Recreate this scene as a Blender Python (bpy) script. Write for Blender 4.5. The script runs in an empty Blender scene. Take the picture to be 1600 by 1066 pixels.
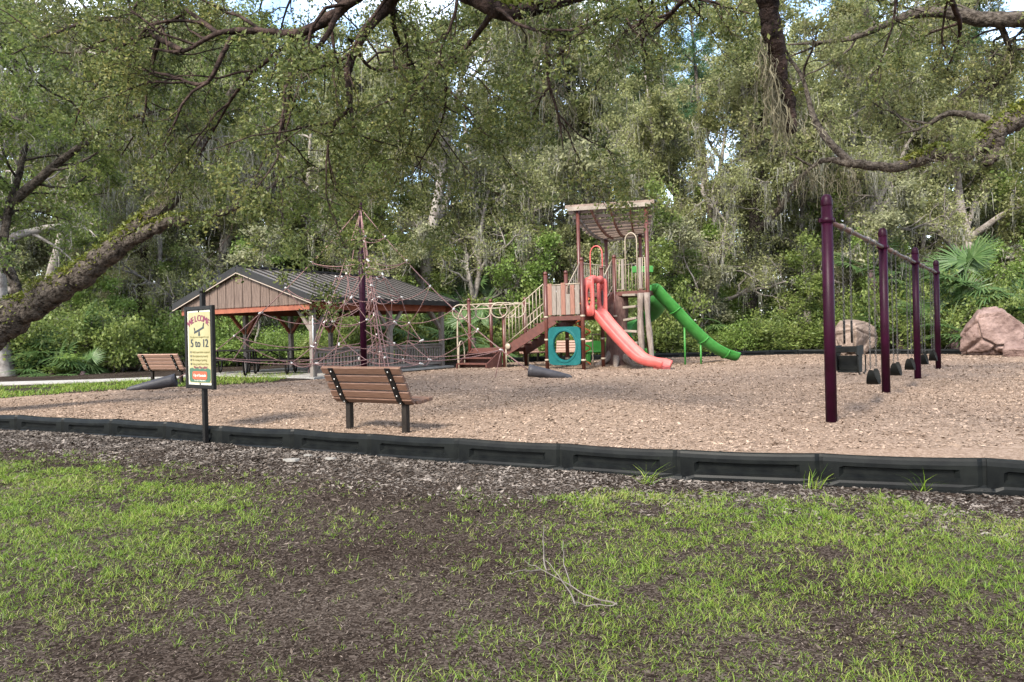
import bpy, math, random
import numpy as np
from mathutils import Matrix, Vector

R = math.radians
rng = np.random.default_rng(7)
random.seed(7)
SC = bpy.context.scene
COL = SC.collection

# ------------------------------------------------------------------ camera, sky, sun, exposure
F_PX, HC, ROLL, HORIZON = 1150.0, 1.19, R(1.3), -14.0      # focal length for a 1600 px wide frame, eye height over the mulch
cam_d = bpy.data.cameras.new('camera')
cam_d.sensor_width = 36.0
cam_d.lens = F_PX / 1600 * 36
cam_d.shift_y = HORIZON / 1600
cam_d.clip_end = 800
cam = bpy.data.objects.new('camera', cam_d)
cam.location = (0, 0, HC)
cam.rotation_euler = (R(90), ROLL, 0)
COL.objects.link(cam)
SC.camera = cam

SUN_EL, SUN_AZ = 42, 212          # azimuth from +Y clockwise: behind the camera, a little to its left
world = bpy.data.worlds.new('World')
SC.world = world
world.use_nodes = True
nt = world.node_tree
bg = nt.nodes['Background']
sky = nt.nodes.new('ShaderNodeTexSky')
sky.sky_type = 'NISHITA'
sky.sun_disc = False
sky.sun_elevation = R(SUN_EL)
sky.sun_rotation = R(SUN_AZ)
sky.dust_density = 1.5
tc = nt.nodes.new('ShaderNodeTexCoord')
cn = nt.nodes.new('ShaderNodeTexNoise')
cn.inputs['Scale'].default_value = 3.2
cn.inputs['Detail'].default_value = 6
cn.inputs['Roughness'].default_value = 0.6
cr = nt.nodes.new('ShaderNodeValToRGB')
cr.color_ramp.elements[0].position = 0.44
cr.color_ramp.elements[1].position = 0.62
mx = nt.nodes.new('ShaderNodeMixRGB')
mx.inputs[2].default_value = (4.8, 5.1, 5.6, 1)
nt.links.new(tc.outputs['Generated'], cn.inputs['Vector'])
nt.links.new(cn.outputs['Fac'], cr.inputs['Fac'])
nt.links.new(cr.outputs['Color'], mx.inputs[0])
nt.links.new(sky.outputs['Color'], mx.inputs[1])
nt.links.new(mx.outputs[0], bg.inputs['Color'])
bg.inputs['Strength'].default_value = 0.15

sun_d = bpy.data.lights.new('sun', 'SUN')
sun_d.energy = 2.3
sun_d.angle = R(16)
sun_d.color = (1.0, 0.93, 0.82)
sun = bpy.data.objects.new('sun', sun_d)
_d = Vector((math.sin(R(SUN_AZ)) * math.cos(R(SUN_EL)), math.cos(R(SUN_AZ)) * math.cos(R(SUN_EL)), math.sin(R(SUN_EL))))
sun.rotation_euler = _d.to_track_quat('Z', 'Y').to_euler()
COL.objects.link(sun)

SC.view_settings.view_transform = 'Standard'
SC.view_settings.look = 'None'
SC.view_settings.gamma = 1
SC.view_settings.exposure = 2.05
SC.cycles.max_bounces = 7
SC.cycles.diffuse_bounces = 5
SC.cycles.transmission_bounces = 3
SC.cycles.use_denoising = True

# ------------------------------------------------------------------ survey helpers (photo measurements turned into metres)
def _lev(px, py):
    dx, dy, c, s = px - 800, py - 533, math.cos(ROLL), math.sin(ROLL)
    return dx * c - dy * s, dx * s + dy * c
def at(px, py, y):
    u, v = _lev(px, py)
    return Vector((u * y / F_PX, y, HC - (v - HORIZON) * y / F_PX))
def gp(px, py, z=0.0):
    u, v = _lev(px, py)
    y = F_PX * (HC - z) / (v - HORIZON)
    return Vector((u * y / F_PX, y, z))

# ------------------------------------------------------------------ materials
MATS = {}
def mat(name, c1, c2=None, rough=0.7, scale=8.0, bump=0.0, bscale=40.0, bdist=0.02, metallic=0.0, stretch=None, spec=0.4, detail=5.0,
        coord='Object', lo=0.35, hi=0.65, island=0.0):
    m = bpy.data.materials.new(name)
    m.use_nodes = True
    t = m.node_tree
    b = t.nodes['Principled BSDF']
    b.inputs['Roughness'].default_value = rough
    b.inputs['Metallic'].default_value = metallic
    b.inputs['Specular IOR Level'].default_value = spec
    co = t.nodes.new('ShaderNodeTexCoord')
    mp = t.nodes.new('ShaderNodeMapping')
    if stretch:
        mp.inputs['Scale'].default_value = stretch
    t.links.new(co.outputs[coord], mp.inputs['Vector'])
    src = None
    if c2 is not None:
        n = t.nodes.new('ShaderNodeTexNoise')
        n.inputs['Scale'].default_value = scale
        n.inputs['Detail'].default_value = detail
        n.inputs['Roughness'].default_value = 0.65
        t.links.new(mp.outputs[0], n.inputs['Vector'])
        r = t.nodes.new('ShaderNodeValToRGB')
        r.color_ramp.elements[0].position = lo
        r.color_ramp.elements[1].position = hi
        r.color_ramp.elements[0].color = (*c1, 1)
        r.color_ramp.elements[1].color = (*c2, 1)
        t.links.new(n.outputs['Fac'], r.inputs['Fac'])
        src = r.outputs['Color']
        if island:
            g = t.nodes.new('ShaderNodeNewGeometry')
            hs = t.nodes.new('ShaderNodeHueSaturation')
            mr = t.nodes.new('ShaderNodeMapRange')
            mr.inputs['To Min'].default_value = 1 - island
            mr.inputs['To Max'].default_value = 1 + island
            t.links.new(g.outputs['Random Per Island'], mr.inputs['Value'])
            t.links.new(mr.outputs[0], hs.inputs['Value'])
            t.links.new(src, hs.inputs['Color'])
            src = hs.outputs['Color']
        t.links.new(src, b.inputs['Base Color'])
    else:
        b.inputs['Base Color'].default_value = (*c1, 1)
    if bump:
        n2 = t.nodes.new('ShaderNodeTexNoise')
        n2.inputs['Scale'].default_value = bscale
        n2.inputs['Detail'].default_value = 6
        t.links.new(mp.outputs[0], n2.inputs['Vector'])
        bp = t.nodes.new('ShaderNodeBump')
        bp.inputs['Strength'].default_value = bump
        bp.inputs['Distance'].default_value = bdist
        t.links.new(n2.outputs['Fac'], bp.inputs['Height'])
        t.links.new(bp.outputs[0], b.inputs['Normal'])
    MATS[name] = m
    return m

def leaf_mat(name, stops, trans=0.35, rough=0.5, clump=0.35, spec=0.35):
    """Leaves: colour varies leaf by leaf and from spray to spray; light also passes through."""
    m = bpy.data.materials.new(name)
    m.use_nodes = True
    t = m.node_tree
    b = t.nodes['Principled BSDF']
    b.inputs['Roughness'].default_value = rough
    b.inputs['Specular IOR Level'].default_value = spec
    g = t.nodes.new('ShaderNodeNewGeometry')
    n = t.nodes.new('ShaderNodeTexNoise')
    n.inputs['Scale'].default_value = 0.9
    n.inputs['Detail'].default_value = 3
    t.links.new(g.outputs['Position'], n.inputs['Vector'])
    mxv = t.nodes.new('ShaderNodeMath')
    mxv.operation = 'MULTIPLY_ADD'
    mxv.inputs[1].default_value = 1 - clump
    t.links.new(g.outputs['Random Per Island'], mxv.inputs[0])
    cm = t.nodes.new('ShaderNodeMapRange')
    cm.inputs['From Min'].default_value = 0.3
    cm.inputs['From Max'].default_value = 0.7
    cm.inputs['To Max'].default_value = clump
    t.links.new(n.outputs['Fac'], cm.inputs['Value'])
    t.links.new(cm.outputs[0], mxv.inputs[2])
    r = t.nodes.new('ShaderNodeValToRGB')
    e = r.color_ramp.elements
    e[0].position = 0.0
    e[0].color = (*stops[0], 1)
    e[1].position = 1.0
    e[1].color = (*stops[-1], 1)
    for i, s in enumerate(stops[1:-1], 1):
        x = e.new(i / (len(stops) - 1))
        x.color = (*s, 1)
    t.links.new(mxv.outputs[0], r.inputs['Fac'])
    t.links.new(r.outputs['Color'], b.inputs['Base Color'])
    tr = t.nodes.new('ShaderNodeBsdfTranslucent')
    t.links.new(r.outputs['Color'], tr.inputs['Color'])
    ms = t.nodes.new('ShaderNodeMixShader')
    ms.inputs[0].default_value = trans
    t.links.new(b.outputs[0], ms.inputs[1])
    t.links.new(tr.outputs[0], ms.inputs[2])
    t.links.new(ms.outputs[0], t.nodes['Material Output'].inputs['Surface'])
    MATS[name] = m
    return m

def ground_mat(name, cols, cell=28.0, bump=0.6, broad=None, bscale=0.5):
    """Loose chips or litter: small cells of differing colour with relief, and broad patches."""
    m = bpy.data.materials.new(name)
    m.use_nodes = True
    t = m.node_tree
    b = t.nodes['Principled BSDF']
    b.inputs['Roughness'].default_value = 0.9
    b.inputs['Specular IOR Level'].default_value = 0.03
    co = t.nodes.new('ShaderNodeNewGeometry')
    dn = t.nodes.new('ShaderNodeTexNoise')
    dn.inputs['Scale'].default_value = 9
    t.links.new(co.outputs['Position'], dn.inputs['Vector'])
    add = t.nodes.new('ShaderNodeVectorMath')
    add.operation = 'MULTIPLY_ADD'
    add.inputs[1].default_value = (0.12, 0.12, 0.12)
    t.links.new(dn.outputs['Color'], add.inputs[0])
    t.links.new(co.outputs['Position'], add.inputs[2])
    v = t.nodes.new('ShaderNodeTexVoronoi')
    v.inputs['Scale'].default_value = cell
    t.links.new(add.outputs[0], v.inputs['Vector'])
    sp = t.nodes.new('ShaderNodeSeparateColor')
    t.links.new(v.outputs['Color'], sp.inputs[0])
    r = t.nodes.new('ShaderNodeValToRGB')
    e = r.color_ramp.elements
    e[0].color = (*cols[0], 1)
    e[1].color = (*cols[-1], 1)
    for i, s in enumerate(cols[1:-1], 1):
        e.new(i / (len(cols) - 1)).color = (*s, 1)
    t.links.new(sp.outputs[0], r.inputs['Fac'])
    out = r.outputs['Color']
    if broad is not None:
        n = t.nodes.new('ShaderNodeTexNoise')
        n.inputs['Scale'].default_value = bscale
        n.inputs['Detail'].default_value = 5
        t.links.new(co.outputs['Position'], n.inputs['Vector'])
        rr = t.nodes.new('ShaderNodeValToRGB')
        rr.color_ramp.elements[0].position = 0.38
        rr.color_ramp.elements[1].position = 0.66
        t.links.new(n.outputs['Fac'], rr.inputs['Fac'])
        mm = t.nodes.new('ShaderNodeMixRGB')
        mm.blend_type = 'MULTIPLY'
        mm.inputs[2].default_value = (*broad, 1)
        t.links.new(rr.outputs['Color'], mm.inputs[0])
        t.links.new(out, mm.inputs[1])
        out = mm.outputs[0]
    t.links.new(out, b.inputs['Base Color'])
    bp = t.nodes.new('ShaderNodeBump')
    bp.inputs['Strength'].default_value = bump
    bp.inputs['Distance'].default_value = 0.03
    t.links.new(sp.outputs[1], bp.inputs['Height'])
    t.links.new(bp.outputs[0], b.inputs['Normal'])
    MATS[name] = m
    return m

mulch_cols = [(0.135, 0.093, 0.065), (0.19, 0.136, 0.098), (0.235, 0.172, 0.128), (0.285, 0.213, 0.163)]
ground_mat('mulch', mulch_cols, cell=48, bump=0.8, broad=(0.92, 0.90, 0.89), bscale=0.45)
ground_mat('soil', [(0.012, 0.0085, 0.0065), (0.026, 0.019, 0.0145), (0.048, 0.037, 0.029), (0.095, 0.077, 0.063)], cell=95, bump=0.8,
           broad=(0.60, 0.56, 0.55), bscale=0.8)
mat('chip', (0.165, 0.116, 0.083), (0.285, 0.213, 0.162), rough=0.95, spec=0.05, scale=3, island=0.36)
mat('litter', (0.045, 0.037, 0.031), (0.165, 0.142, 0.122), rough=0.95, spec=0.05, scale=3, island=0.5)
mat('concrete', (0.21, 0.198, 0.178), (0.29, 0.275, 0.25), rough=0.9, scale=2.5, bump=0.2)
mat('black_plastic', (0.003, 0.0035, 0.004), (0.008, 0.009, 0.0085), rough=0.4, scale=5, bump=0.05, bscale=90, spec=0.08)
mat('black_metal', (0.006, 0.0055, 0.0055), (0.012, 0.011, 0.010), rough=0.45, scale=12, spec=0.15)
mat('dark_bench_leg', (0.010, 0.0075, 0.006), (0.018, 0.014, 0.011), rough=0.5, scale=12, spec=0.15)
mat('bench_slat', (0.080, 0.040, 0.025), (0.125, 0.068, 0.044), rough=0.6, scale=3, stretch=(2, 14, 14), bump=0.08)
mat('bench_slat_pale', (0.19, 0.110, 0.078), (0.25, 0.15, 0.11), rough=0.65, scale=3, stretch=(2, 14, 14))
mat('steel', (0.3825, 0.3740, 0.3570), rough=0.35, metallic=0.9)
mat('sign_cream', (0.2295, 0.2040, 0.0978), (0.2720, 0.2422, 0.1275), rough=0.4, scale=3)
mat('sign_edge', (0.4250, 0.4250, 0.3570), rough=0.4)
mat('sign_green', (0.035, 0.085, 0.052), rough=0.4)
mat('sign_red', (0.3060, 0.0638, 0.0298), rough=0.4)
mat('sign_maroon', (0.13, 0.018, 0.045), rough=0.4)
mat('sign_dark', (0.02, 0.025, 0.03), rough=0.4)
mat('sign_brown', (0.13, 0.11, 0.035), rough=0.4)
mat('sign_white', (0.6375, 0.5950, 0.5270), rough=0.4)
mat('purple_paint', (0.011, 0.0012, 0.0042), (0.022, 0.0018, 0.0115), rough=0.42, scale=2, spec=0.12)
mat('swing_rail', (0.055, 0.027, 0.022), (0.105, 0.058, 0.047), rough=0.5, scale=10)
mat('chain', (0.055, 0.05, 0.045), (0.10, 0.09, 0.08), rough=0.5, metallic=0.5, scale=30)
mat('rubber', (0.005, 0.0054, 0.0048), (0.011, 0.0115, 0.0105), spec=0.12, rough=0.6, scale=9)
mat('rope', (0.13, 0.065, 0.060), (0.23, 0.135, 0.122), rough=0.8, scale=30)
mat('clamp', (0.4675, 0.4420, 0.4080), rough=0.4, metallic=0.3)
mat('boot_rubber', (0.022, 0.021, 0.024), (0.040, 0.038, 0.043), spec=0.25, rough=0.5, scale=6)
mat('timber_grey', (0.062, 0.041, 0.031), (0.130, 0.092, 0.073), rough=0.85, scale=2.2, stretch=(9, 9, 0.9), bump=0.15)
mat('timber_rail', (0.1105, 0.0892, 0.0765), (0.1955, 0.1700, 0.1445), rough=0.85, scale=3, bump=0.15)
mat('timber_red', (0.15, 0.042, 0.022), (0.23, 0.072, 0.036), rough=0.7, scale=2.5)
mat('roof_metal', (0.115, 0.098, 0.082), (0.165, 0.143, 0.122), rough=0.42, scale=1.5, metallic=0.25)
mat('roof_dark', (0.012, 0.011, 0.0105), (0.020, 0.019, 0.018), spec=0.2, rough=0.5, scale=2)
mat('fascia_line', (0.2805, 0.2295, 0.1870), rough=0.7)
mat('post_brown', (0.050, 0.013, 0.009), (0.080, 0.023, 0.015), rough=0.42, scale=4)
mat('deck_brown', (0.060, 0.022, 0.017), (0.095, 0.034, 0.025), rough=0.6, scale=8)
mat('beige_metal', (0.2295, 0.1870, 0.1360), (0.2890, 0.2422, 0.1827), rough=0.45, scale=3)
mat('panel_grey', (0.13, 0.105, 0.086), (0.19, 0.16, 0.135), rough=0.6, scale=4, stretch=(6, 6, 1))
mat('panel_brown', (0.15, 0.068, 0.046), (0.21, 0.10, 0.07), rough=0.6, scale=4, stretch=(6, 6, 1))
mat('teal_plastic', (0.003, 0.058, 0.060), (0.009, 0.090, 0.088), rough=0.5, scale=3, spec=0.2, lo=0.3, hi=0.75)
mat('red_plastic', (0.36, 0.062, 0.055), (0.46, 0.115, 0.100), rough=0.45, scale=2.5, spec=0.25, lo=0.3, hi=0.75)
mat('green_plastic', (0.022, 0.135, 0.020), (0.055, 0.205, 0.048), rough=0.45, scale=2.5, spec=0.25, lo=0.3, hi=0.75)
mat('orange_metal', (0.50, 0.11, 0.04), rough=0.45)
mat('roof_slat', (0.1530, 0.1275, 0.1020), (0.2210, 0.1870, 0.1530), rough=0.75, scale=4)
mat('slat_brown', (0.115, 0.080, 0.062), (0.19, 0.14, 0.112), rough=0.75, scale=4)
mat('fake_bark', (0.055, 0.026, 0.022), (0.13, 0.075, 0.062), rough=0.85, scale=6, stretch=(3, 3, 0.7), bump=0.6, bscale=16)
mat('grey_bark_panel', (0.10, 0.075, 0.062), (0.20, 0.165, 0.14), rough=0.85, scale=6, stretch=(3, 3, 0.6), bump=0.5, bscale=20)
mat('rock', (0.085, 0.054, 0.046), (0.215, 0.150, 0.130), rough=0.9, scale=2.2, bump=0.8, bscale=9, bdist=0.06, detail=8, spec=0.1)
mat('rock_pale', (0.095, 0.070, 0.055), (0.215, 0.165, 0.135), rough=0.9, scale=2.2, bump=0.8, bscale=9, bdist=0.06, detail=8, spec=0.1)
mat('bark', (0.012, 0.009, 0.007), (0.105, 0.088, 0.072), rough=0.95, scale=11, bump=1.0, bscale=22, bdist=0.06, detail=10, spec=0.1)
mat('bark_pale', (0.11, 0.092, 0.080), (0.31, 0.28, 0.25), rough=0.95, scale=4, bump=0.6, bscale=14, detail=8)
mat('bark_ash', (0.085, 0.074, 0.064), (0.20, 0.18, 0.16), rough=0.95, scale=5, spec=0.1)
mat('bark_near', (0.009, 0.0065, 0.0055), (0.060, 0.040, 0.033), rough=0.95, scale=7, bump=1.0, bscale=22, bdist=0.04, detail=8, spec=0.1)
mat('bark_viny', (0.050, 0.030, 0.032), (0.13, 0.085, 0.085), rough=0.95, scale=5, bump=1.0, bscale=12)
mat('twig', (0.060, 0.050, 0.042), (0.135, 0.117, 0.10), rough=0.9, scale=9)
mat('scrap_stone', (0.15, 0.14, 0.125), (0.24, 0.225, 0.20), rough=0.9, scale=6)
mat('car_dark', (0.03, 0.032, 0.036), rough=0.25)
leaf_mat('oak_leaf', [(0.061, 0.075, 0.026), (0.121, 0.139, 0.047), (0.192, 0.200, 0.073), (0.296, 0.276, 0.118)], trans=0.5)
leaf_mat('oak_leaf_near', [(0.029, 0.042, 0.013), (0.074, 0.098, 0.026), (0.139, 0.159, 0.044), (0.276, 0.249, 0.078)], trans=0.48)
leaf_mat('wood_leaf', [(0.096, 0.112, 0.045), (0.177, 0.193, 0.075), (0.256, 0.268, 0.111), (0.373, 0.364, 0.203)], trans=0.5)
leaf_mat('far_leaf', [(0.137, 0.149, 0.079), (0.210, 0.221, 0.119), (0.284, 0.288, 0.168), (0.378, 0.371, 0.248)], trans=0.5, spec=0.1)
leaf_mat('bush_leaf', [(0.053, 0.082, 0.023), (0.110, 0.155, 0.038), (0.179, 0.225, 0.056), (0.273, 0.300, 0.099)], clump=0.45, trans=0.5)
leaf_mat('bright_leaf', [(0.070, 0.115, 0.028), (0.130, 0.200, 0.044), (0.190, 0.275, 0.062), (0.28, 0.34, 0.11)], clump=0.4, trans=0.5)
leaf_mat('pine_leaf', [(0.020, 0.060, 0.022), (0.045, 0.10, 0.035), (0.09, 0.15, 0.05)])
leaf_mat('palm_leaf', [(0.036, 0.074, 0.024), (0.072, 0.129, 0.039), (0.132, 0.183, 0.072)], rough=0.4)
leaf_mat('fern_leaf', [(0.05, 0.075, 0.010), (0.11, 0.13, 0.018), (0.18, 0.17, 0.03)])
leaf_mat('moss_strand', [(0.16, 0.155, 0.125), (0.24, 0.235, 0.195), (0.33, 0.32, 0.27)], trans=0.35, rough=0.9, spec=0.05)
leaf_mat('moss_brown', [(0.09, 0.078, 0.050), (0.15, 0.135, 0.09), (0.22, 0.20, 0.145)], trans=0.3, rough=0.9, spec=0.05)
leaf_mat('grass_blade', [(0.047, 0.094, 0.010), (0.095, 0.171, 0.014), (0.147, 0.231, 0.020), (0.221, 0.259, 0.050), (0.284, 0.248, 0.108)], trans=0.4, clump=0.3)
leaf_mat('dead_leaf', [(0.009, 0.0068, 0.0055), (0.023, 0.017, 0.013), (0.055, 0.042, 0.033), (0.17, 0.138, 0.11)], trans=0.1, rough=1.0, spec=0.02, clump=0.2)
leaf_mat('splinter', [(0.040, 0.030, 0.023), (0.095, 0.075, 0.060), (0.22, 0.18, 0.145)], trans=0.05, rough=1.0, spec=0.02, clump=0.2)

# ------------------------------------------------------------------ object helpers
def link(name, me, m=None, parent=None):
    o = bpy.data.objects.new(name, me)
    COL.objects.link(o)
    if m is not None and me is not None and len(me.materials) == 0:
        me.materials.append(MATS[m])
    if parent is not None:
        o.parent = parent
    return o
def tag(o, label=None, cat=None, group=None, kind=None):
    if label: o['label'] = label
    if cat: o['category'] = cat
    if group: o['group'] = group
    if kind: o['kind'] = kind
    return o
def thing(name, label, cat, loc=(0, 0, 0), rz=0.0, group=None):
    o = bpy.data.objects.new(name, None)
    o.empty_display_size = 0.2
    COL.objects.link(o)
    o.location = loc
    o.rotation_euler = (0, 0, rz)
    return tag(o, label, cat, group)
def copy_tree(o, parent=None):
    c = o.copy()
    COL.objects.link(c)
    c.parent = parent
    for ch in list(o.children):
        copy_tree(ch, c)
    return c

class MB:
    """Collects shapes; build() links them as one mesh object."""
    def __init__(s):
        s.v, s.f, s.smooth = [], [], []
    def add(s, vs, fs, sm=False):
        n = len(s.v)
        s.v += [tuple(map(float, p)) for p in vs]
        s.f += [tuple(i + n for i in f) for f in fs]
        s.smooth += [sm] * len(fs)
        return s
    def box(s, c, size, rot=None, bev=0.0):
        hx, hy, hz = size[0] / 2, size[1] / 2, size[2] / 2
        M = rot if rot is not None else Matrix.Identity(3)
        c = Vector(c)
        if bev:
            b = min(bev, hx * .9, hy * .9, hz * .9)
            vs, idx = [], {}
            for sx in (-1, 1):
                for sy in (-1, 1):
                    for sz in (-1, 1):
                        for ax in range(3):
                            p = [sx * hx, sy * hy, sz * hz]
                            for k in range(3):
                                if k != ax:
                                    p[k] -= b * (sx, sy, sz)[k]
                            idx[(sx, sy, sz, ax)] = len(vs)
                            vs.append(c + M @ Vector(p))
            fs = []
            for ax in range(3):
                a1, a2 = (ax + 1) % 3, (ax + 2) % 3
                for sg in (-1, 1):
                    q = []
                    for (p1, p2) in ((-1, -1), (1, -1), (1, 1), (-1, 1)):
                        k = [0, 0, 0]; k[ax] = sg; k[a1] = p1; k[a2] = p2
                        q.append(idx[(*k, ax)])
                    fs.append(q if sg > 0 else q[::-1])
                for p1 in (-1, 1):
                    for p2 in (-1, 1):
                        k0 = [0, 0, 0]; k0[a1] = p1; k0[a2] = p2
                        k1 = list(k0); k0[ax] = -1; k1[ax] = 1
                        q = [idx[(*k0, a1)], idx[(*k1, a1)], idx[(*k1, a2)], idx[(*k0, a2)]]
                        fs.append(q if p1 * p2 > 0 else q[::-1])
            for sx in (-1, 1):
                for sy in (-1, 1):
                    for sz in (-1, 1):
                        q = [idx[(sx, sy, sz, a)] for a in range(3)]
                        fs.append(q if sx * sy * sz > 0 else q[::-1])
            return s.add(vs, fs)
        vs = [c + M @ Vector((x * hx, y * hy, z * hz)) for x in (-1, 1) for y in (-1, 1) for z in (-1, 1)]
        return s.add(vs, [(0, 1, 3, 2), (4, 6, 7, 5), (0, 4, 5, 1), (2, 3, 7, 6), (0, 2, 6, 4), (1, 5, 7, 3)])
    def bar(s, p, q, w, h, up=(0, 0, 1), bev=0.0):
        p, q = Vector(p), Vector(q)
        d = q - p
        L = d.length
        d.normalize()
        up = Vector(up)
        if abs(d.dot(up)) > 0.99:
            up = Vector((0, 1, 0))
        x = up.cross(d).normalized()
        z = d.cross(x)
        M = Matrix((x, d, z)).transposed()
        return s.box((p + q) / 2, (w, L, h), M, bev)
    def tube(s, pts, rad, n=8, cap=True, closed=False):
        vs, fs = tube_np(np.array([list(p) for p in pts], float), np.atleast_1d(np.array(rad, float)), n, cap, closed)
        return s.add(vs, fs, True)
    def lathe(s, prof, n=16, loc=(0, 0, 0), M=None):
        vs, fs = [], []
        loc = Vector(loc)
        for (r, z) in prof:
            for k in range(n):
                a = 2 * math.pi * k / n
                p = Vector((r * math.cos(a), r * math.sin(a), z))
                vs.append(loc + (M @ p if M is not None else p))
        for i in range(len(prof) - 1):
            for k in range(n):
                fs.append((i * n + k, i * n + (k + 1) % n, (i + 1) * n + (k + 1) % n, (i + 1) * n + k))
        fs.append(tuple(range(n))[::-1])
        fs.append(tuple(range((len(prof) - 1) * n, len(prof) * n)))
        return s.add(vs, fs, True)
    def prism(s, poly, y0, y1, M=None, loc=(0, 0, 0)):
        """polygon in local x,z pushed from y0 to y1"""
        n = len(poly)
        loc = Vector(loc)
        vs = [Vector((x, y, z)) for y in (y0, y1) for (x, z) in poly]
        if M is not None:
            vs = [M @ p for p in vs]
        vs = [p + loc for p in vs]
        fs = [tuple(range(n)), tuple(range(n, 2 * n))[::-1]]
        fs += [(i, n + i, n + (i + 1) % n, (i + 1) % n) for i in range(n)]
        return s.add(vs, fs)
    def mesh(s, name='mesh'):
        me = bpy.data.meshes.new(name)
        me.from_pydata(s.v, [], s.f)
        me.polygons.foreach_set('use_smooth', s.smooth)
        me.update()
        return me
    def build(s, name, m, parent=None):
        return link(name, s.mesh(name), m, parent)

def tube_np(P, rad, n=8, cap=True, closed=False):
    m = len(P)
    if len(rad) == 1:
        rad = np.full(m, rad[0])
    T = np.gradient(P, axis=0) if not closed else np.roll(P, -1, 0) - np.roll(P, 1, 0)
    T /= np.linalg.norm(T, axis=1)[:, None] + 1e-12
    ref = np.array([0, 0, 1.0]) if abs(T[0, 2]) < 0.9 else np.array([1.0, 0, 0])
    u = np.cross(T[0], ref)
    u /= np.linalg.norm(u)
    a = np.arange(n) * 2 * np.pi / n
    ca, sa = np.cos(a)[:, None], np.sin(a)[:, None]
    V = np.empty((m, n, 3))
    for i in range(m):
        u = u - T[i] * u.dot(T[i])
        l = np.linalg.norm(u)
        u = u / l if l > 1e-9 else np.array([1.0, 0, 0])
        w = np.cross(T[i], u)
        V[i] = P[i] + rad[i] * (ca * u + sa * w)
    k = np.arange(n)
    k2 = (k + 1) % n
    fs = []
    for i in range(m - 1 if not closed else m):
        j = (i + 1) % m
        fs += list(zip(i * n + k, i * n + k2, j * n + k2, j * n + k))
    fs = [tuple(map(int, f)) for f in fs]
    if cap and not closed:
        fs += [tuple(range(n))[::-1], tuple(range((m - 1) * n, m * n))]
    return V.reshape(-1, 3), fs

def np_mesh(name, V, corners, m, parent=None, smooth=False):
    """corners: list of int arrays (k,3) or (k,4) of vertex numbers"""
    me = bpy.data.meshes.new(name)
    loops = np.concatenate([c.ravel() for c in corners]).astype(np.int32)
    tot = np.concatenate([np.full(len(c), c.shape[1]) for c in corners]).astype(np.int32)
    start = np.concatenate([[0], np.cumsum(tot)[:-1]]).astype(np.int32)
    me.vertices.add(len(V))
    me.vertices.foreach_set('co', np.ascontiguousarray(V, np.float32).ravel())
    me.loops.add(len(loops))
    me.loops.foreach_set('vertex_index', loops)
    me.polygons.add(len(tot))
    me.polygons.foreach_set('loop_start', start)
    me.polygons.foreach_set('loop_total', tot)
    if smooth:
        me.polygons.foreach_set('use_smooth', np.ones(len(tot), bool))
    me.update(calc_edges=True)
    me.validate()
    return link(name, me, m, parent)

def unit(a):
    return a / (np.linalg.norm(a, axis=-1, keepdims=True) + 1e-12)
def leaf_quads(C, size, rg, aspect=0.5, up=0.35):
    """one diamond leaf per centre"""
    n = len(C)
    N = unit(rg.normal(size=(n, 3)) + np.array([0, 0, up]))
    T = unit(np.cross(N, rg.normal(size=(n, 3))))
    B = np.cross(N, T)
    L = (size * rg.uniform(0.5, 1.45, n))[:, None]
    V = np.empty((n, 4, 3))
    V[:, 0] = C - T * L * 0.5
    V[:, 1] = C + B * L * aspect * 0.5 + T * L * 0.05 + N * L * 0.06
    V[:, 2] = C + T * L * 0.5
    V[:, 3] = C - B * L * aspect * 0.5 + T * L * 0.05 + N * L * 0.06
    return V.reshape(-1, 3)
def quads_obj(name, V, m, parent=None):
    return np_mesh(name, V, [np.arange(len(V)).reshape(-1, 4)], m, parent)
def moss_quads(P, lens, width, rg, seg=5):
    """hanging strands, each a wavering ribbon that narrows downwards"""
    n = len(P)
    a = rg.uniform(0, 2 * np.pi, n)
    D = np.stack([np.cos(a), np.sin(a), np.zeros(n)], 1)
    out = []
    off = np.zeros((n, 3))
    prev = None
    for i in range(seg + 1):
        w = width * (1 - 0.75 * i / seg) * rg.uniform(0.7, 1.3, n)
        c = P + off
        l, r_ = c - D * w[:, None] / 2, c + D * w[:, None] / 2
        if prev is not None:
            out.append(np.stack([prev[0], prev[1], r_, l], 1))
        prev = (l, r_)
        off = off + np.concatenate([rg.normal(0, 0.034, (n, 2)), -(lens / seg)[:, None]], 1)
    return np.concatenate(out, 0).reshape(-1, 3)

class Wood:
    def __init__(s):
        s.V, s.Q, s.n = [], [], 0
    def tube(s, P, rad, n):
        V, F = tube_np(np.asarray(P, float), np.asarray(rad, float), n, False)
        s.V.append(V)
        s.Q.append(np.array(F) + s.n)
        s.n += len(V)
    def build(s, name, m, parent=None):
        return np_mesh(name, np.concatenate(s.V), [np.concatenate(s.Q)], m, parent, smooth=True)

def limb(rg, p, d, L, r0, nseg, wob, trop, r1=0.35):
    P = [np.array(p, float)]
    d = np.array(d, float) / np.linalg.norm(d)
    for i in range(nseg):
        d = d + rg.normal(0, wob, 3) + np.array([0, 0, trop])
        d /= np.linalg.norm(d)
        P.append(P[-1] + d * L / nseg)
    return np.array(P), r0 * np.linspace(1, r1, nseg + 1)
def smooth_path(pts, per=4):
    P = np.array([list(p) for p in pts], float)
    if len(P) < 3:
        return P
    E = np.vstack([2 * P[0] - P[1], P, 2 * P[-1] - P[-2]])
    out = []
    for i in range(1, len(E) - 2):
        for k in range(per):
            t = k / per
            a, b, c, d = E[i - 1], E[i], E[i + 1], E[i + 2]
            out.append(0.5 * ((2 * b) + (-a + c) * t + (2 * a - 5 * b + 4 * c - d) * t * t + (-a + 3 * b - 3 * c + d) * t ** 3))
    out.append(P[-1])
    return np.array(out)
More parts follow.
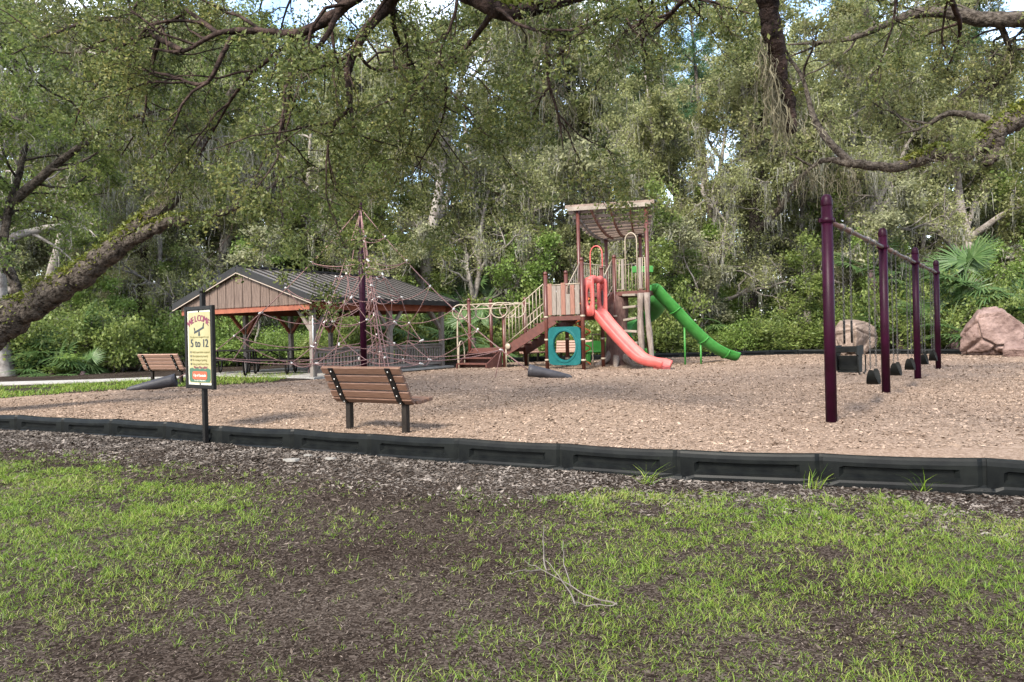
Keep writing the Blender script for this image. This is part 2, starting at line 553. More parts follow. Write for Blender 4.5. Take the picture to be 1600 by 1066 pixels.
def side_dir(rg, d, ang):
    d = d / (np.linalg.norm(d) + 1e-9)
    x = np.cross(d, rg.normal(size=3))
    x /= np.linalg.norm(x) + 1e-9
    return d * math.cos(ang) + x * math.sin(ang)

def sprout(rg, W, leaves, P, rad, level, spec, t0=0.2):
    """children along a branch; the last level carries leaves"""
    sp = spec[level]
    n = max(1, int(round(sp['n'] * rg.uniform(0.8, 1.2))))
    seg = np.diff(P, axis=0)
    ln = np.linalg.norm(seg, axis=1)
    cum = np.concatenate([[0], np.cumsum(ln)])
    for k in range(n):
        t = t0 + (1 - t0) * (k + rg.uniform(0, 1)) / n
        s = t * cum[-1]
        i = min(len(seg) - 1, int(np.searchsorted(cum, s) - 1))
        i = max(i, 0)
        f = (s - cum[i]) / (ln[i] + 1e-9)
        p = P[i] + seg[i] * f
        r_here = rad[i] + (rad[min(i + 1, len(rad) - 1)] - rad[i]) * f
        d = side_dir(rg, seg[i], R(rg.uniform(*sp['ang'])))
        d[2] += sp.get('lift', 0)
        L = sp['len'] * rg.uniform(0.6, 1.25) * (1 - sp.get('taper', 0.4) * t)
        r0 = min(r_here * 0.75, sp['r'])
        Q, rr = limb(rg, p, d, L, r0, sp['seg'], sp['wob'], sp['trop'])
        W.tube(Q, rr, sp['sides'])
        if level + 1 < len(spec):
            sprout(rg, W, leaves, Q, rr, level + 1, spec)
        if sp.get('leaf'):
            m = int(sp['leaf'] * rg.uniform(0.6, 1.4))
            u = rg.uniform(0.15, 1.05, m) * (len(Q) - 1)
            j = np.clip(u.astype(int), 0, len(Q) - 2)
            c = Q[j] + (Q[j + 1] - Q[j]) * (u - j)[:, None] + rg.normal(0, sp['spread'], (m, 3)) * np.array([1, 1, 0.75])
            leaves.append(c)

# ------------------------------------------------------------------ setting: ground, mulch bed, path
_lat = np.random.default_rng(3).uniform(0, 1, (256, 256))
def noise2(x, y, s):
    x, y = np.asarray(x, float) / s + 91.3, np.asarray(y, float) / s + 47.7
    i, j = np.floor(x).astype(int), np.floor(y).astype(int)
    fx, fy = x - i, y - j
    fx, fy = fx * fx * (3 - 2 * fx), fy * fy * (3 - 2 * fy)
    g = lambda a, b: _lat[a % 256, b % 256]
    return (g(i, j) * (1 - fx) + g(i + 1, j) * fx) * (1 - fy) + (g(i, j + 1) * (1 - fx) + g(i + 1, j + 1) * fx) * fy

JOINTS = [(2120, 737), (1810, 727), (1540, 718), (1285, 709), (1063, 702), (880, 692), (720, 685), (583, 677), (463, 671), (350, 665),
          (263, 659), (178, 655), (103, 652), (30, 649), (-45, 646), (-120, 643.5)]
TOP = 0.05
front_line = [gp(x, y, TOP) for x, y in JOINTS]
_ext = [front_line[0] + Vector((18, -3.2, 0)), front_line[0] + Vector((4, -0.9, 0))]      # the edge goes on out of the frame
fx_ = np.array([p.x for p in _ext + front_line])[::-1]
fy_ = np.array([p.y for p in _ext + front_line])[::-1]
def front_y(x):
    return np.interp(x, fx_, fy_)
BACK = [(-400, 650), (-60, 628), (0, 622.5), (200, 608), (330, 603), (490, 593), (700, 576.5), (802, 566), (1040, 559), (1250, 553.5), (1500, 553.5), (1750, 560), (2100, 575)]
back_line = [gp(x, y, 0) for x, y in BACK]
bx_ = np.array([p.x for p in back_line])
by_ = np.array([p.y for p in back_line])
def back_y(x):
    return np.interp(x, bx_, by_)
def ground_z(x, y):
    x, y = np.asarray(x, float), np.asarray(y, float)
    s = np.clip((y - front_y(x) - 0.02) / 1.0, 0, 1)
    s = s * s * (3 - 2 * s)
    n = (noise2(x, y, 1.3) - 0.5) * 0.05 + (noise2(x, y, 0.45) - 0.5) * 0.02
    drop = -0.225 + 0.05 * np.clip(-x / 6, 0, 1) * np.clip((y - 6) / 5, 0, 1)
    z = drop + n * 0.8
    far = -0.26 + 0.03 * noise2(x, y, 2.0)
    far = far + np.clip((y - back_y(x) + 0.15) / 0.4, 0, 1) * 0.24
    return z * (1 - s) + far * s

xs = np.concatenate([-np.geomspace(300, 13, 16), np.linspace(-12.6, 12.6, 150), np.geomspace(13, 300, 16)])
ys = np.concatenate([-np.geomspace(200, 2, 12), np.linspace(-1.5, 1.8, 8), np.linspace(2, 16, 110), np.linspace(16.5, 40, 30), np.geomspace(42, 500, 14)])
GX, GY = np.meshgrid(xs, ys)
V = np.stack([GX, GY, ground_z(GX, GY)], -1).reshape(-1, 3)
nx, ny = len(xs), len(ys)
a = (np.arange(ny - 1)[:, None] * nx + np.arange(nx - 1)[None]).ravel()
ground = np_mesh('ground', V, [np.stack([a, a + 1, a + nx + 1, a + nx], 1)], 'soil', smooth=True)
tag(ground, kind='structure')

HOLLOWS = [(3.83 + 6.97 * (b_ + f_) / 3, 8.87 + 9.83 * (b_ + f_) / 3, 0.55, 0.085) for b_ in range(3) for f_ in (0.27, 0.72)] + [(4.75, 21.4, 0.6, 0.08), (7.95, 25.3, 0.6, 0.08), (0.2, 23.0, 0.8, 0.05)]
def hollow(x, y):
    z = np.zeros_like(np.asarray(x, float))
    for hx, hy, hr, hd in HOLLOWS:
        d2 = ((x - hx) ** 2 + (y - hy) ** 2) / hr ** 2
        z = z - hd * np.exp(-d2) + hd * 0.45 * np.exp(-(np.sqrt(d2) - 1.5) ** 2 / 0.15)
    return z
mx_ = np.linspace(bx_[0] + 0.3, 21.5, 300)
tt = np.linspace(0, 1, 150)
MX = np.repeat(mx_[:, None], len(tt), 1)
edge_wob = (noise2(mx_, mx_ * 0, 0.6) - 0.5) * 0.35 * (mx_ < -5.4)
MY = front_y(mx_)[:, None] + 0.05 + (back_y(mx_) + edge_wob - 0.05 - front_y(mx_) - 0.05)[:, None] * tt[None]
MZ = (noise2(MX, MY, 1.6) - 0.5) * 0.10 + (noise2(MX, MY, 0.5) - 0.5) * 0.025
MZ = (MZ + hollow(MX, MY)) * np.clip(np.minimum(tt, 1 - tt) * 8, 0, 1)[None]
V = np.stack([MX, MY, MZ], -1).reshape(-1, 3)
n1, n2 = len(mx_), len(tt)
a = (np.arange(n1 - 1)[:, None] * n2 + np.arange(n2 - 1)[None]).ravel()
bed = np_mesh('mulch_ground', V, [np.stack([a, a + n2, a + n2 + 1, a + 1], 1)], 'mulch', smooth=True)
tag(bed, kind='structure')
def bed_z(x, y):
    t = (y - front_y(x)) / (back_y(x) - front_y(x))
    z = (noise2(x, y, 1.6) - 0.5) * 0.10 + (noise2(x, y, 0.5) - 0.5) * 0.025
    return (z + hollow(x, y)) * np.clip(np.minimum(t, 1 - t) * 8, 0, 1)

# concrete path that comes in from the left towards the shelter
pth = MB()
pc = [gp(-500, 612), gp(-60, 602), gp(120, 597), gp(250, 592), gp(330, 588.5), gp(400, 584)]
wid = [0.75] * 6
vs, fs = [], []
for i, p in enumerate(pc):
    for dy, z in ((-wid[i], -0.1), (-wid[i], 0.03), (wid[i], 0.03), (wid[i], -0.1)):
        vs.append((p.x, p.y + dy, z))
for i in range(len(pc) - 1):
    for k in range(3):
        fs.append((i * 4 + k, (i + 1) * 4 + k, (i + 1) * 4 + k + 1, i * 4 + k + 1))
pth.add(vs, fs)
tag(pth.build('path', 'concrete'), kind='structure')

# ------------------------------------------------------------------ loose chips, litter and grass (nobody could count these)
def flat_bits(name, X, Y, Z, L, Wd, rg, m, tilt=0.45, thick=0.25, flat_from=None):
    """splinters: a ridge-backed sliver of four triangles each"""
    n = len(X)
    a = rg.uniform(0, 2 * np.pi, n)
    T = np.stack([np.cos(a), np.sin(a), rg.normal(0, tilt, n)], 1)
    T = unit(T)
    B = unit(np.cross(T, np.stack([rg.normal(0, .35, n), rg.normal(0, .35, n), np.ones(n)], 1)))
    N = np.cross(B, T)
    N = N * np.sign(N[:, 2:3] + 1e-9)
    C = np.stack([X, Y, Z], 1)
    L, Wd = L[:, None], Wd[:, None]
    V = np.stack([C - T * L / 2, C + B * Wd / 2, C + T * L / 2 * 0.9, C - B * Wd / 2, C + N * Wd * thick + T * L * 0.1], 1).reshape(-1, 3)
    o = np.arange(n)[:, None] * 5
    full = slice(None) if flat_from is None else slice(0, flat_from)
    F = np.concatenate([o[full] + np.array(k) for k in ((0, 1, 4), (1, 2, 4), (2, 3, 4), (3, 0, 4))], 0)
    if flat_from is not None:                                # small far pieces: two faces meeting in a ridge
        F = np.concatenate([F] + [o[flat_from:] + np.array(k) for k in ((0, 1, 2), (0, 2, 3))], 0)
    return np_mesh(name, V, [F], m)

def in_bed(n, y0, y1, rg, half=0.92):
    Y = np.sqrt(rg.uniform(y0 ** 2, y1 ** 2, n))
    X = rg.uniform(-half, half, n) * Y
    ok = (Y > front_y(X) + 0.1) & (Y < back_y(X) - 0.15)
    return X[ok], Y[ok]
rg = np.random.default_rng(21)
X1, Y1 = in_bed(150000, 7, 15, rg)
X2, Y2 = in_bed(112000, 15, 31, rg)
X, Y = np.concatenate([X1, X2]), np.concatenate([Y1, Y2])
L = np.concatenate([rg.gamma(4, 0.0080, len(X1)), rg.gamma(4, 0.0125, len(X2))]).clip(0.02, 0.18)
tag(flat_bits('wood_chips', X, Y, bed_z(X, Y) + 0.008, L, L * rg.uniform(0.25, 0.5, len(L)), rg, 'chip', 0.28, flat_from=len(X1) // 3),
    'tan wood chips spread over the play area', 'wood chips', kind='stuff')

Y = np.sqrt(rg.uniform(2.3 ** 2, 13 ** 2, 340000))
X = rg.uniform(-0.98, 0.98, len(Y)) * Y
fr = front_y(X) - 0.06 - Y
pale = np.clip(1 - fr / 2.3, 0, 1)
ok = (fr > 0) & (rg.uniform(0, 1, len(Y)) < 0.35 + 0.65 * pale)
X, Y = X[ok], Y[ok]
L = rg.gamma(3, 0.0085, len(X)).clip(0.008, 0.09) * np.clip(Y / 6, 0.42, 1.3)
near = pale[ok] * rg.uniform(0.3, 1, len(X)) > 0.22
gzv = ground_z(X, Y) + 0.006
tag(flat_bits('chip_litter', X[near], Y[near], gzv[near], L[near] * 1.1, L[near] * 0.42, rg, 'litter', 0.25, flat_from=0),
    'grey weathered wood chips outside the black border', 'wood chips', kind='stuff')
f = ~near
tag(flat_bits('leaf_litter', X[f], Y[f], gzv[f], L[f] * rg.uniform(0.6, 1.5, f.sum()), L[f] * rg.uniform(0.10, 0.42, f.sum()), rg, 'dead_leaf', 0.40, flat_from=0),
    'brown dead leaves and bark bits on the bare soil', 'leaf litter', kind='stuff')

Ys = np.sqrt(rg.uniform(2.3 ** 2, 9.5 ** 2, 110000))
Xs = rg.uniform(-0.98, 0.98, len(Ys)) * Ys
ok = (front_y(Xs) - 0.5 > Ys) & (rg.uniform(0, 1, len(Xs)) < 0.35 + 0.65 * noise2(Xs, Ys, 0.5))
Xs, Ys = Xs[ok], Ys[ok]
L = rg.gamma(2.2, 0.0085, len(Xs)).clip(0.008, 0.09) * np.clip(Ys / 5, 0.55, 1.3)
tag(flat_bits('bark_splinters', Xs, Ys, ground_z(Xs, Ys) + 0.010, L, np.maximum(L * 0.16, 0.0035), rg, 'splinter', 0.30, flat_from=0),
    'pale wood splinters and straw strewn over the dark soil', 'litter', kind='stuff')

def grass_density(X, Y):
    n = noise2(X, Y, 0.8) * 0.5 + noise2(X, Y, 0.28) * 0.5
    fine = noise2(X + 9, Y, 0.13)
    gap = front_y(X) - Y
    left = 1 / (1 + np.exp((X + 1.15 + 0.16 * Y + (n - 0.5) * 1.6) / 0.22)) * np.clip((Y - 1.6) / 4.2, 0.38, 0.92)
    right = 1 / (1 + np.exp((-0.85 - X + 0.20 * Y + (n - 0.5) * 1.5) / 0.24))
    cut_l = np.clip((gap - 2.05 + (n - 0.5) * 1.2) / 0.4, 0, 1)
    cut_r = np.clip((gap - 0.42 + (n - 0.5) * 0.8 - np.clip(1.6 - X, 0, 1.6) * 0.6) / 0.3, 0, 1)
    base = 0.13 * (n > 0.50) * np.clip((gap - 1.2) / 0.6, 0, 1)
    d = np.maximum.reduce([left * cut_l, right * cut_r * 0.85, base])
    return d * np.clip((fine * 0.7 + n * 0.75 - 0.33) * 2.4, 0.02, 1)
def grass(name, X, Y, Z, H, Wd, rg, m='grass_blade'):
    n = len(X)
    a = rg.uniform(0, 2 * np.pi, n)
    S = np.stack([np.cos(a), np.sin(a), np.zeros(n)], 1)
    b = rg.uniform(0, 2 * np.pi, n)
    lean = np.abs(rg.normal(0.0, 0.9, n)) + 0.2
    D = np.stack([np.cos(b) * lean, np.sin(b) * lean, np.ones(n)], 1)
    D /= np.linalg.norm(D, axis=1)[:, None]
    C = np.stack([X, Y, Z - 0.004], 1)
    H, Wd = H[:, None], Wd[:, None]
    mid = C + D * H * 0.55
    D2 = D + np.stack([np.cos(b) * 0.5, np.sin(b) * 0.5, -0.25 * np.ones(n)], 1)
    tip = mid + D2 * H * 0.5
    V = np.stack([C - S * Wd / 2, C + S * Wd / 2, mid + S * Wd * 0.42, mid - S * Wd * 0.42, tip], 1).reshape(-1, 3)
    o = np.arange(n)[:, None] * 5
    return np_mesh(name, V, [o + np.array((0, 1, 2, 3)), o + np.array((3, 2, 4))], m)
nt_ = 128000                                                 # tufts, several blades from one crown
Y = np.sqrt(rg.uniform(2.2 ** 2, 9.6 ** 2, nt_))
X = rg.uniform(-0.98, 0.98, nt_) * Y
keep = (Y < front_y(X) - 0.2) & (rg.uniform(0, 1, nt_) < grass_density(X, Y) * 1.15)
X, Y = X[keep], Y[keep]
hs = rg.gamma(6, 0.0060, len(X)).clip(0.014, 0.09) * np.clip(0.55 + 0.9 * noise2(X, Y, 0.4), 0.6, 1.4)
nb_ = rg.integers(3, 8, len(X))
X, Y, hs = np.repeat(X, nb_), np.repeat(Y, nb_), np.repeat(hs, nb_)
H = hs * rg.uniform(0.45, 1.15, len(X))
X, Y = X + rg.normal(0, 0.011, len(X)), Y + rg.normal(0, 0.011, len(X))
tag(grass('lawn_grass', X, Y, ground_z(X, Y), H, np.clip(Y / 5, 0.7, 1.5) * rg.uniform(0.0028, 0.0050, len(X)), rg),
    'thin green grass growing in patches on dark soil', 'grass', kind='stuff')
# strips of grass on both sides of the path and along the far edge of the bed
X = rg.uniform(-22, -6.5, 24000)
Y = back_y(X) + rg.uniform(0.02, 6.5, len(X)) ** 1.0
pcy = np.interp(X, [p.x for p in pc], [p.y for p in pc])
keep = (np.abs(Y - pcy) > 0.8) & (Y < pcy + 3.2) & (rg.uniform(0, 1, len(X)) < np.where(Y < pcy, 1.0, 0.45)) & (noise2(X, Y, 0.9) > 0.28)
X, Y = X[keep], Y[keep]
Xb = rg.uniform(8, 24, 9000)
Yb = back_y(Xb) + rg.uniform(0.3, 2.2, len(Xb))
X, Y = np.concatenate([X, Xb]), np.concatenate([Y, Yb])
tag(grass('verge_grass', X, Y, ground_z(X, Y), rg.gamma(6, 0.016, len(X)).clip(0.04, 0.2), rg.uniform(0.012, 0.022, len(X)), rg),
    'strip of grass along the concrete path and behind the bed', 'grass', kind='stuff')

# ------------------------------------------------------------------ black plastic borders
def timber_mesh(L, h=0.34, w=0.085):
    """edging panel: slotted recess along the face, stepped knuckle at one end, slightly sagging top"""
    us = [0, 0.02, 0.05, 0.10, 0.13, 0.30, 0.5, 0.70, 0.80, 0.83, 0.93, 0.96, 0.985, 1.0]
    ws = [0, 0.10, 0.22, 0.30, 0.36, 0.44, 0.52, 0.60, 0.68, 0.74, 0.84, 0.94, 1.0]
    def depth(u, z):
        d = 0.0
        if 0.11 <= u <= 0.82 and 0.50 <= z <= 0.72: d = -0.042
        elif 0.06 <= u <= 0.90 and 0.28 <= z <= 0.34: d = 0.012
        elif z <= 0.25: d = 0.014
        if u >= 0.94 and z > 0.3: d = max(d, 0.0) - 0.02
        if z >= 0.9: d -= 0.008
        if z >= 0.99: d -= 0.012
        return d
    vs, fs = [], []
    nu, nw = len(us), len(ws)
    for side in (0, 1):
        for z in ws:
            for u in us:
                sag = -0.012 * math.sin(math.pi * u) if z > 0.7 else 0
                y = -w / 2 - depth(u, z) if side == 0 else w / 2
                vs.append((u * L, y, z * h + sag - h))
    q = lambda s, i, j: s * nu * nw + i * nu + j
    for i in range(nw - 1):
        for j in range(nu - 1):
            fs.append((q(0, i, j), q(0, i, j + 1), q(0, i + 1, j + 1), q(0, i + 1, j)))
            fs.append((q(1, i, j), q(1, i + 1, j), q(1, i + 1, j + 1), q(1, i, j + 1)))
    for j in range(nu - 1):
        fs.append((q(0, nw - 1, j), q(0, nw - 1, j + 1), q(1, nw - 1, j + 1), q(1, nw - 1, j)))
        fs.append((q(0, 0, j), q(1, 0, j), q(1, 0, j + 1), q(0, 0, j + 1)))
    for i in range(nw - 1):
        fs.append((q(0, i, 0), q(0, i + 1, 0), q(1, i + 1, 0), q(1, i, 0)))
        fs.append((q(0, i, nu - 1), q(1, i, nu - 1), q(1, i + 1, nu - 1), q(0, i + 1, nu - 1)))
    b = MB().add(vs, fs)
    for sx, z0, z1 in ((L * 0.955, -h, -h * 0.72), (0.03, -h, -h * 0.7)):     # joint sockets and stake caps
        b.lathe([(0.055, z0), (0.055, z1 - 0.01), (0.045, z1)], 10, (sx, 0.0, 0))
    return b.mesh('border_timber')
def border(name, label, line, group=None, h=0.34):
    t = thing(name, label, 'border', line[0])
    base = Vector(line[0])
    for p, q in zip(line[:-1], line[1:]):
        d = q - p
        me = timber_mesh(d.length + 0.02, h)
        o = link('border_timber', me, 'black_plastic', t)
        o.location = p - base
        o.rotation_euler = (random.uniform(-0.03, 0.03), -math.atan2(d.z, math.hypot(d.x, d.y)), math.atan2(d.y, d.x))
    return t
fl = [p.copy() for p in front_line[::-1]]
for p in fl:
    p.z += random.uniform(-0.012, 0.012)
border('play_area_border', 'black plastic border of slotted panels running across in front of the bench', fl)
def resample(pts, step):
    P = np.array([list(p) for p in pts])
    cum = np.concatenate([[0], np.cumsum(np.linalg.norm(np.diff(P, axis=0), axis=1))])
    s = np.arange(0, cum[-1], step)
    return [Vector([float(np.interp(q, cum, P[:, k])) for k in range(3)]) for q in s]
bl = [gp(790, 566.5), gp(900, 563), gp(1040, 559), gp(1250, 553.5), gp(1500, 553.5), gp(1680, 557)]
bl = resample([Vector((p.x, p.y, 0.20)) for p in bl], 1.23)
border('rear_border', 'low black border along the woods behind the slides and boulders', bl)

# ------------------------------------------------------------------ welcome sign
_font_cache = {}
def text_geo(s, size, align='CENTER'):
    cu = bpy.data.curves.new('txt', 'FONT')
    cu.body = s
    cu.size = size
    cu.align_x = align
    cu.resolution_u = 2
    o = bpy.data.objects.new('txt', cu)
    COL.objects.link(o)
    bpy.context.view_layer.update()
    dg = bpy.context.evaluated_depsgraph_get()
    me = bpy.data.meshes.new_from_object(o.evaluated_get(dg))
    vs = [tuple(v.co) for v in me.vertices]
    fs = [tuple(p.vertices) for p in me.polygons]
    bpy.data.objects.remove(o)
    bpy.data.curves.remove(cu)
    bpy.data.meshes.remove(me)
    return vs, fs
def put_text(b, s, size, x, z, y, ang=0.0, align='CENTER', sx=1.0, grow=0.0):
    vs, fs = text_geo(s, size, align)
    c, n = math.cos(ang), math.sin(ang)
    for gx in ((-grow, 0, grow) if grow else (0,)):
        b.add([(x + c * (vx * sx + gx) - n * vz, y - abs(gx) * 0.05, z + n * (vx * sx + gx) + c * vz) for vx, vz, _ in vs], fs)
g0 = gp(318, 695, -0.20)
sg = thing('welcome_sign', 'cream welcome sign in a black frame on a post before the border', 'sign', g0, R(-38))
SW_, SH_ = 0.64, 1.03
zc = 0.20 + HC - (_lev(312, 543)[1] - HORIZON) * g0.y / F_PX     # height of the board's middle over the post's foot
MB().box((0, 0.03, (zc + 0.72) / 2 - 0.1), (0.06, 0.06, zc + 0.72 + 0.2), bev=0.006).build('post', 'black_metal', sg)
MB().lathe([(0.036, 0), (0.036, 0.03), (0.026, 0.05), (0.008, 0.058)], 12, (0, 0.03, zc + 0.72)).build('post_cap', 'black_metal', sg)
fb = MB()
for x in (-SW_ / 2, SW_ / 2):
    fb.box((x, -0.02, zc), (0.05, 0.05, SH_ + 0.06), bev=0.006)
for z in (-SH_ / 2, SH_ / 2):
    fb.box((0, -0.02, zc + z), (SW_ - 0.052, 0.046, 0.05), bev=0.006)
fb.build('frame', 'black_metal', sg)
bd = MB().box((0, -0.015, zc), (SW_ - 0.05, 0.02, SH_ - 0.05)).build('sign_board', 'sign_edge', sg)
def rrect(w, h, r, n=5, r_top=None):
    P = []
    for cx, cz, a0, rr in ((w / 2, h / 2, 0, r if r_top is None else r_top), (-w / 2, h / 2, 90, r if r_top is None else r_top), (-w / 2, -h / 2, 180, r), (w / 2, -h / 2, 270, r)):
        for k in range(n + 1):
            a = R(a0 + 90 * k / n)
            P.append((cx - math.copysign(rr, cx) + rr * math.cos(a), cz - math.copysign(rr, cz) + rr * math.sin(a)))
    return P
MB().prism(rrect(SW_ - 0.10, SH_ - 0.10, 0.03), -0.028, -0.0255, loc=(0, 0, zc)).build('cream_field', 'sign_cream', bd)
hw = (SW_ - 0.12) / 2
zb, zt = -SH_ / 2 + 0.06, -SH_ / 2 + 0.225
gpoly = [(-hw + 0.03, zb), (hw - 0.03, zb), (hw, zb + 0.03), (hw, zt)]
for k in range(1, 16):
    gpoly.append((hw - 2 * hw * k / 16, zt + 0.018 * (0.5 + 0.5 * math.cos(k * math.pi / 2 + math.pi)) + 0.006 * (k / 16)))
gpoly += [(-hw, zt + 0.012), (-hw, zb + 0.03)]
MB().prism(gpoly, -0.031, -0.0285, loc=(0, 0, zc)).build('green_field', 'sign_green', bd)
MB().prism(rrect(0.36, 0.105, 0.022), -0.034, -0.0315, loc=(0, 0, zc - SH_ / 2 + 0.148)).build('red_plaque', 'sign_red', bd)
tb = MB()
for i, ch in enumerate('WELCOME'):
    a = (i - 3) * 0.166
    put_text(tb, ch, 0.118, math.sin(a) * 0.44, zc + 0.345 - 0.44 + math.cos(a) * 0.44, -0.0300, -a, grow=0.0075)
tb.build('welcome_lettering', 'sign_maroon', bd)
ic = MB()
zi = zc + 0.228
ic.bar((-0.12, -0.030, zi - 0.035), (0.12, -0.030, zi + 0.035), 0.004, 0.024, up=(0, 0, 1))
ic.prism([(-0.024, -0.075), (0.024, -0.075), (0.010, -0.004), (-0.010, -0.004)], -0.031, -0.028, loc=(0, 0, zi))
for sx, zz in ((-1, -0.03), (1, 0.03)):
    ic.bar((sx * 0.095, -0.031, zi + zz), (sx * 0.114, -0.031, zi + zz + 0.042), 0.004, 0.018)
    ic.lathe([(0.001, -0.002), (0.012, -0.0015), (0.012, 0.0015), (0.001, 0.002)], 10, (sx * 0.116, -0.031, zi + zz + 0.052), Matrix.Rotation(R(90), 3, 'X'))
ic.build('seesaw_symbol', 'sign_dark', bd)
t2 = MB()
put_text(t2, 'This play area is designed for ages', 0.036, 0, zc + 0.125, -0.0295, sx=0.95, grow=0.001)
for k, s in enumerate(('Adult supervision required', 'Use equipment properly', 'No running or pushing', 'Keep ground hazard free')):
    put_text(t2, s, 0.043, -0.185, zc - 0.075 - k * 0.052, -0.0295, align='LEFT', sx=0.92, grow=0.0012)
t2.build('small_lettering', 'sign_brown', bd)
t3 = MB()
put_text(t3, '5 to 12', 0.150, 0, zc + 0.005, -0.0300, sx=1.0, grow=0.007)
t3.build('age_lettering', 'sign_dark', bd)
b3 = MB()
for k in range(4):
    b3.prism([(-0.012, -0.012), (0.012, -0.012), (0.012, 0.014), (-0.012, 0.014)], -0.031, -0.0285, loc=(-0.215, 0, zc - 0.063 - k * 0.052))
b3.build('bullet_marks', 'sign_dark', bd)
t4 = MB()
put_text(t4, 'Please Play safely!', 0.050, 0.02, zc - 0.278, -0.0300, sx=0.95, grow=0.002)
t4.build('closing_lettering', 'sign_maroon', bd)
t5 = MB()
put_text(t5, 'City of Seminole', 0.052, 0, zc - SH_ / 2 + 0.132, -0.0355, sx=0.9, grow=0.0012)
put_text(t5, 'Recreation Department', 0.026, 0, zc - SH_ / 2 + 0.074, -0.0325, sx=1.1)
t5.build('city_lettering', 'sign_white', bd)
bo = MB()
for z in (SH_ / 2 - 0.04, -SH_ / 2 + 0.04):
    bo.lathe([(0.012, 0), (0.012, 0.006), (0.004, 0.009)], 8, (0, -0.028, zc + z), Matrix.Rotation(R(90), 3, 'X'))
bo.build('mounting_bolts', 'black_metal', sg)

# ------------------------------------------------------------------ benches
def make_bench(label, loc, rz, Lb=1.18, slat='bench_slat', seats=4):
    """local +y is where a sitter faces; slats run along x"""
    t = thing('park_bench', label, 'bench', loc, rz)
    prof_back = []                                          # centre line of the frame, y-z
    z0 = 0.30
    pts = [(0.30, 0.36), (0.16, 0.345), (0.02, 0.335), (-0.10, 0.355), (-0.165, 0.43), (-0.22, 0.54), (-0.285, 0.66), (-0.36, 0.79)]
    path = smooth_path([(0, y, z) for y, z in pts], 5)
    for x in (-Lb * 0.36, Lb * 0.36):
        b = MB()
        for p, q in zip(path[:-1], path[1:]):
            d = (q - p) / np.linalg.norm(q - p)
            b.bar(p + (x, 0, 0) - d * 0.003, q + (x, 0, 0) + d * 0.003, 0.075, 0.014, up=(0, -d[2], d[1]))
        b.build('bracket', 'black_metal', t)
        lg = MB().box((x, -0.03, 0.10), (0.075, 0.075, 0.47), bev=0.006)
        lg.build('leg', 'dark_bench_leg', t)
    # back slats stand off the frame on the sitter's side; the frame shows on the back
    cum = np.concatenate([[0], np.cumsum(np.linalg.norm(np.diff(path, axis=0), axis=1))])
    def frame_at(s):
        p = np.array([np.interp(s, cum, path[:, k]) for k in range(3)])
        q = np.array([np.interp(min(s + 0.01, cum[-1]), cum, path[:, k]) for k in range(3)])
        o = np.array([np.interp(max(s - 0.01, 0), cum, path[:, k]) for k in range(3)])
        d = (q - o) / np.linalg.norm(q - o)
        n = np.array([0, -d[2], d[1]])
        return p, d, n
    S = cum[-1]
    slots = [S - 0.045 - k * 0.112 for k in range(5)] + [0.05 + k * 0.108 for k in range(seats - 1)]
    me = None
    for s in slots:
        p, d, n = frame_at(s)
        n = n * (1 if n[2] > 0 else -1) if abs(n[2]) > 0.5 else n * (1 if n[1] > 0 else -1)
        M = Matrix(((1, 0, 0), tuple(d), tuple(n))).transposed()
        if me is None:
            me = MB().box((0, 0, 0), (Lb, 0.092, 0.045), bev=0.007).mesh('slat')
        o = link('slat', me, slat, t)
        o.matrix_local = Matrix.Translation(Vector(p + n * 0.031)) @ M.to_4x4()
    bm_ = MB()
    for s in slots[:5]:
        p, d, n = frame_at(s)
        n = n * (1 if n[1] > 0 else -1)
        M = Matrix(((1, 0, 0), tuple(d), tuple(-n))).transposed()
        for x in (-Lb * 0.36, Lb * 0.36):
            bm_.lathe([(0.013, 0), (0.013, 0.006), (0.006, 0.011)], 8, Vector(p - n * 0.006) + Vector((x, 0, 0)), M)
    bm_.build('bolts', 'steel', t)
    return t
bl_ = gp(547, 671)
br_ = gp(638, 674)
make_bench('brown slatted bench seen from behind at the near edge of the chips', ((bl_ + br_) / 2), R(-31), 1.27)
p = gp(262, 592)
make_bench('pale brown bench on the path behind the welcome sign', gp(262, 599), R(-22), 1.45, 'bench_slat_pale')
p = gp(832, 568)
make_bench('brown slatted bench under the stairs of the play structure', (p.x, p.y + 1.1, 0.0), R(-128), 1.25, 'bench_slat_pale')
p = gp(903, 568)
make_bench('brown slatted bench behind the round opening of the teal panel', (p.x, p.y + 1.7, 0.0), R(170), 1.4, 'bench_slat_pale')

# ------------------------------------------------------------------ rope climber
MAST = Vector((-3.86, 19.1, 0))
rc = thing('rope_climber', 'pyramid rope climbing net on a tall purple mast', 'rope climber', MAST)
MH = 4.65
MB().lathe([(0.085, -0.2), (0.085, 3.35), (0.07, 3.36), (0.05, 3.4), (0.05, MH - 0.05), (0.03, MH)], 14).build('mast', 'purple_paint', rc)
left_boot = at(275, 599, gp(243, 610).y + 0.3)
right_boot = at(826, 583, gp(845, 592).y)
anchors = [Vector((left_boot.x, left_boot.y, 0.22)) - MAST, Vector((right_boot.x, right_boot.y, 0.22)) - MAST,
           Vector((-2.65, 15.9, 0.15)) - MAST, Vector((-4.0, 22.6, 0.15)) - MAST]
order = [0, 2, 1, 3]
apex = Vector((0, 0, MH - 0.15))
def sag(p, q, k, n=7):
    return [p.lerp(q, i / n) - Vector((0, 0, k * 4 * (i / n) * (1 - i / n))) for i in range(n + 1)]
RR = 0.011
def rope(p, q, k=0.0, n=7, r=RR):
    MB().tube(sag(p, q, k, n), r, 5).build('rope', 'rope', rc)
lev_t = [0.16, 0.30, 0.44, 0.58, 0.72, 0.85]
nodes = {}
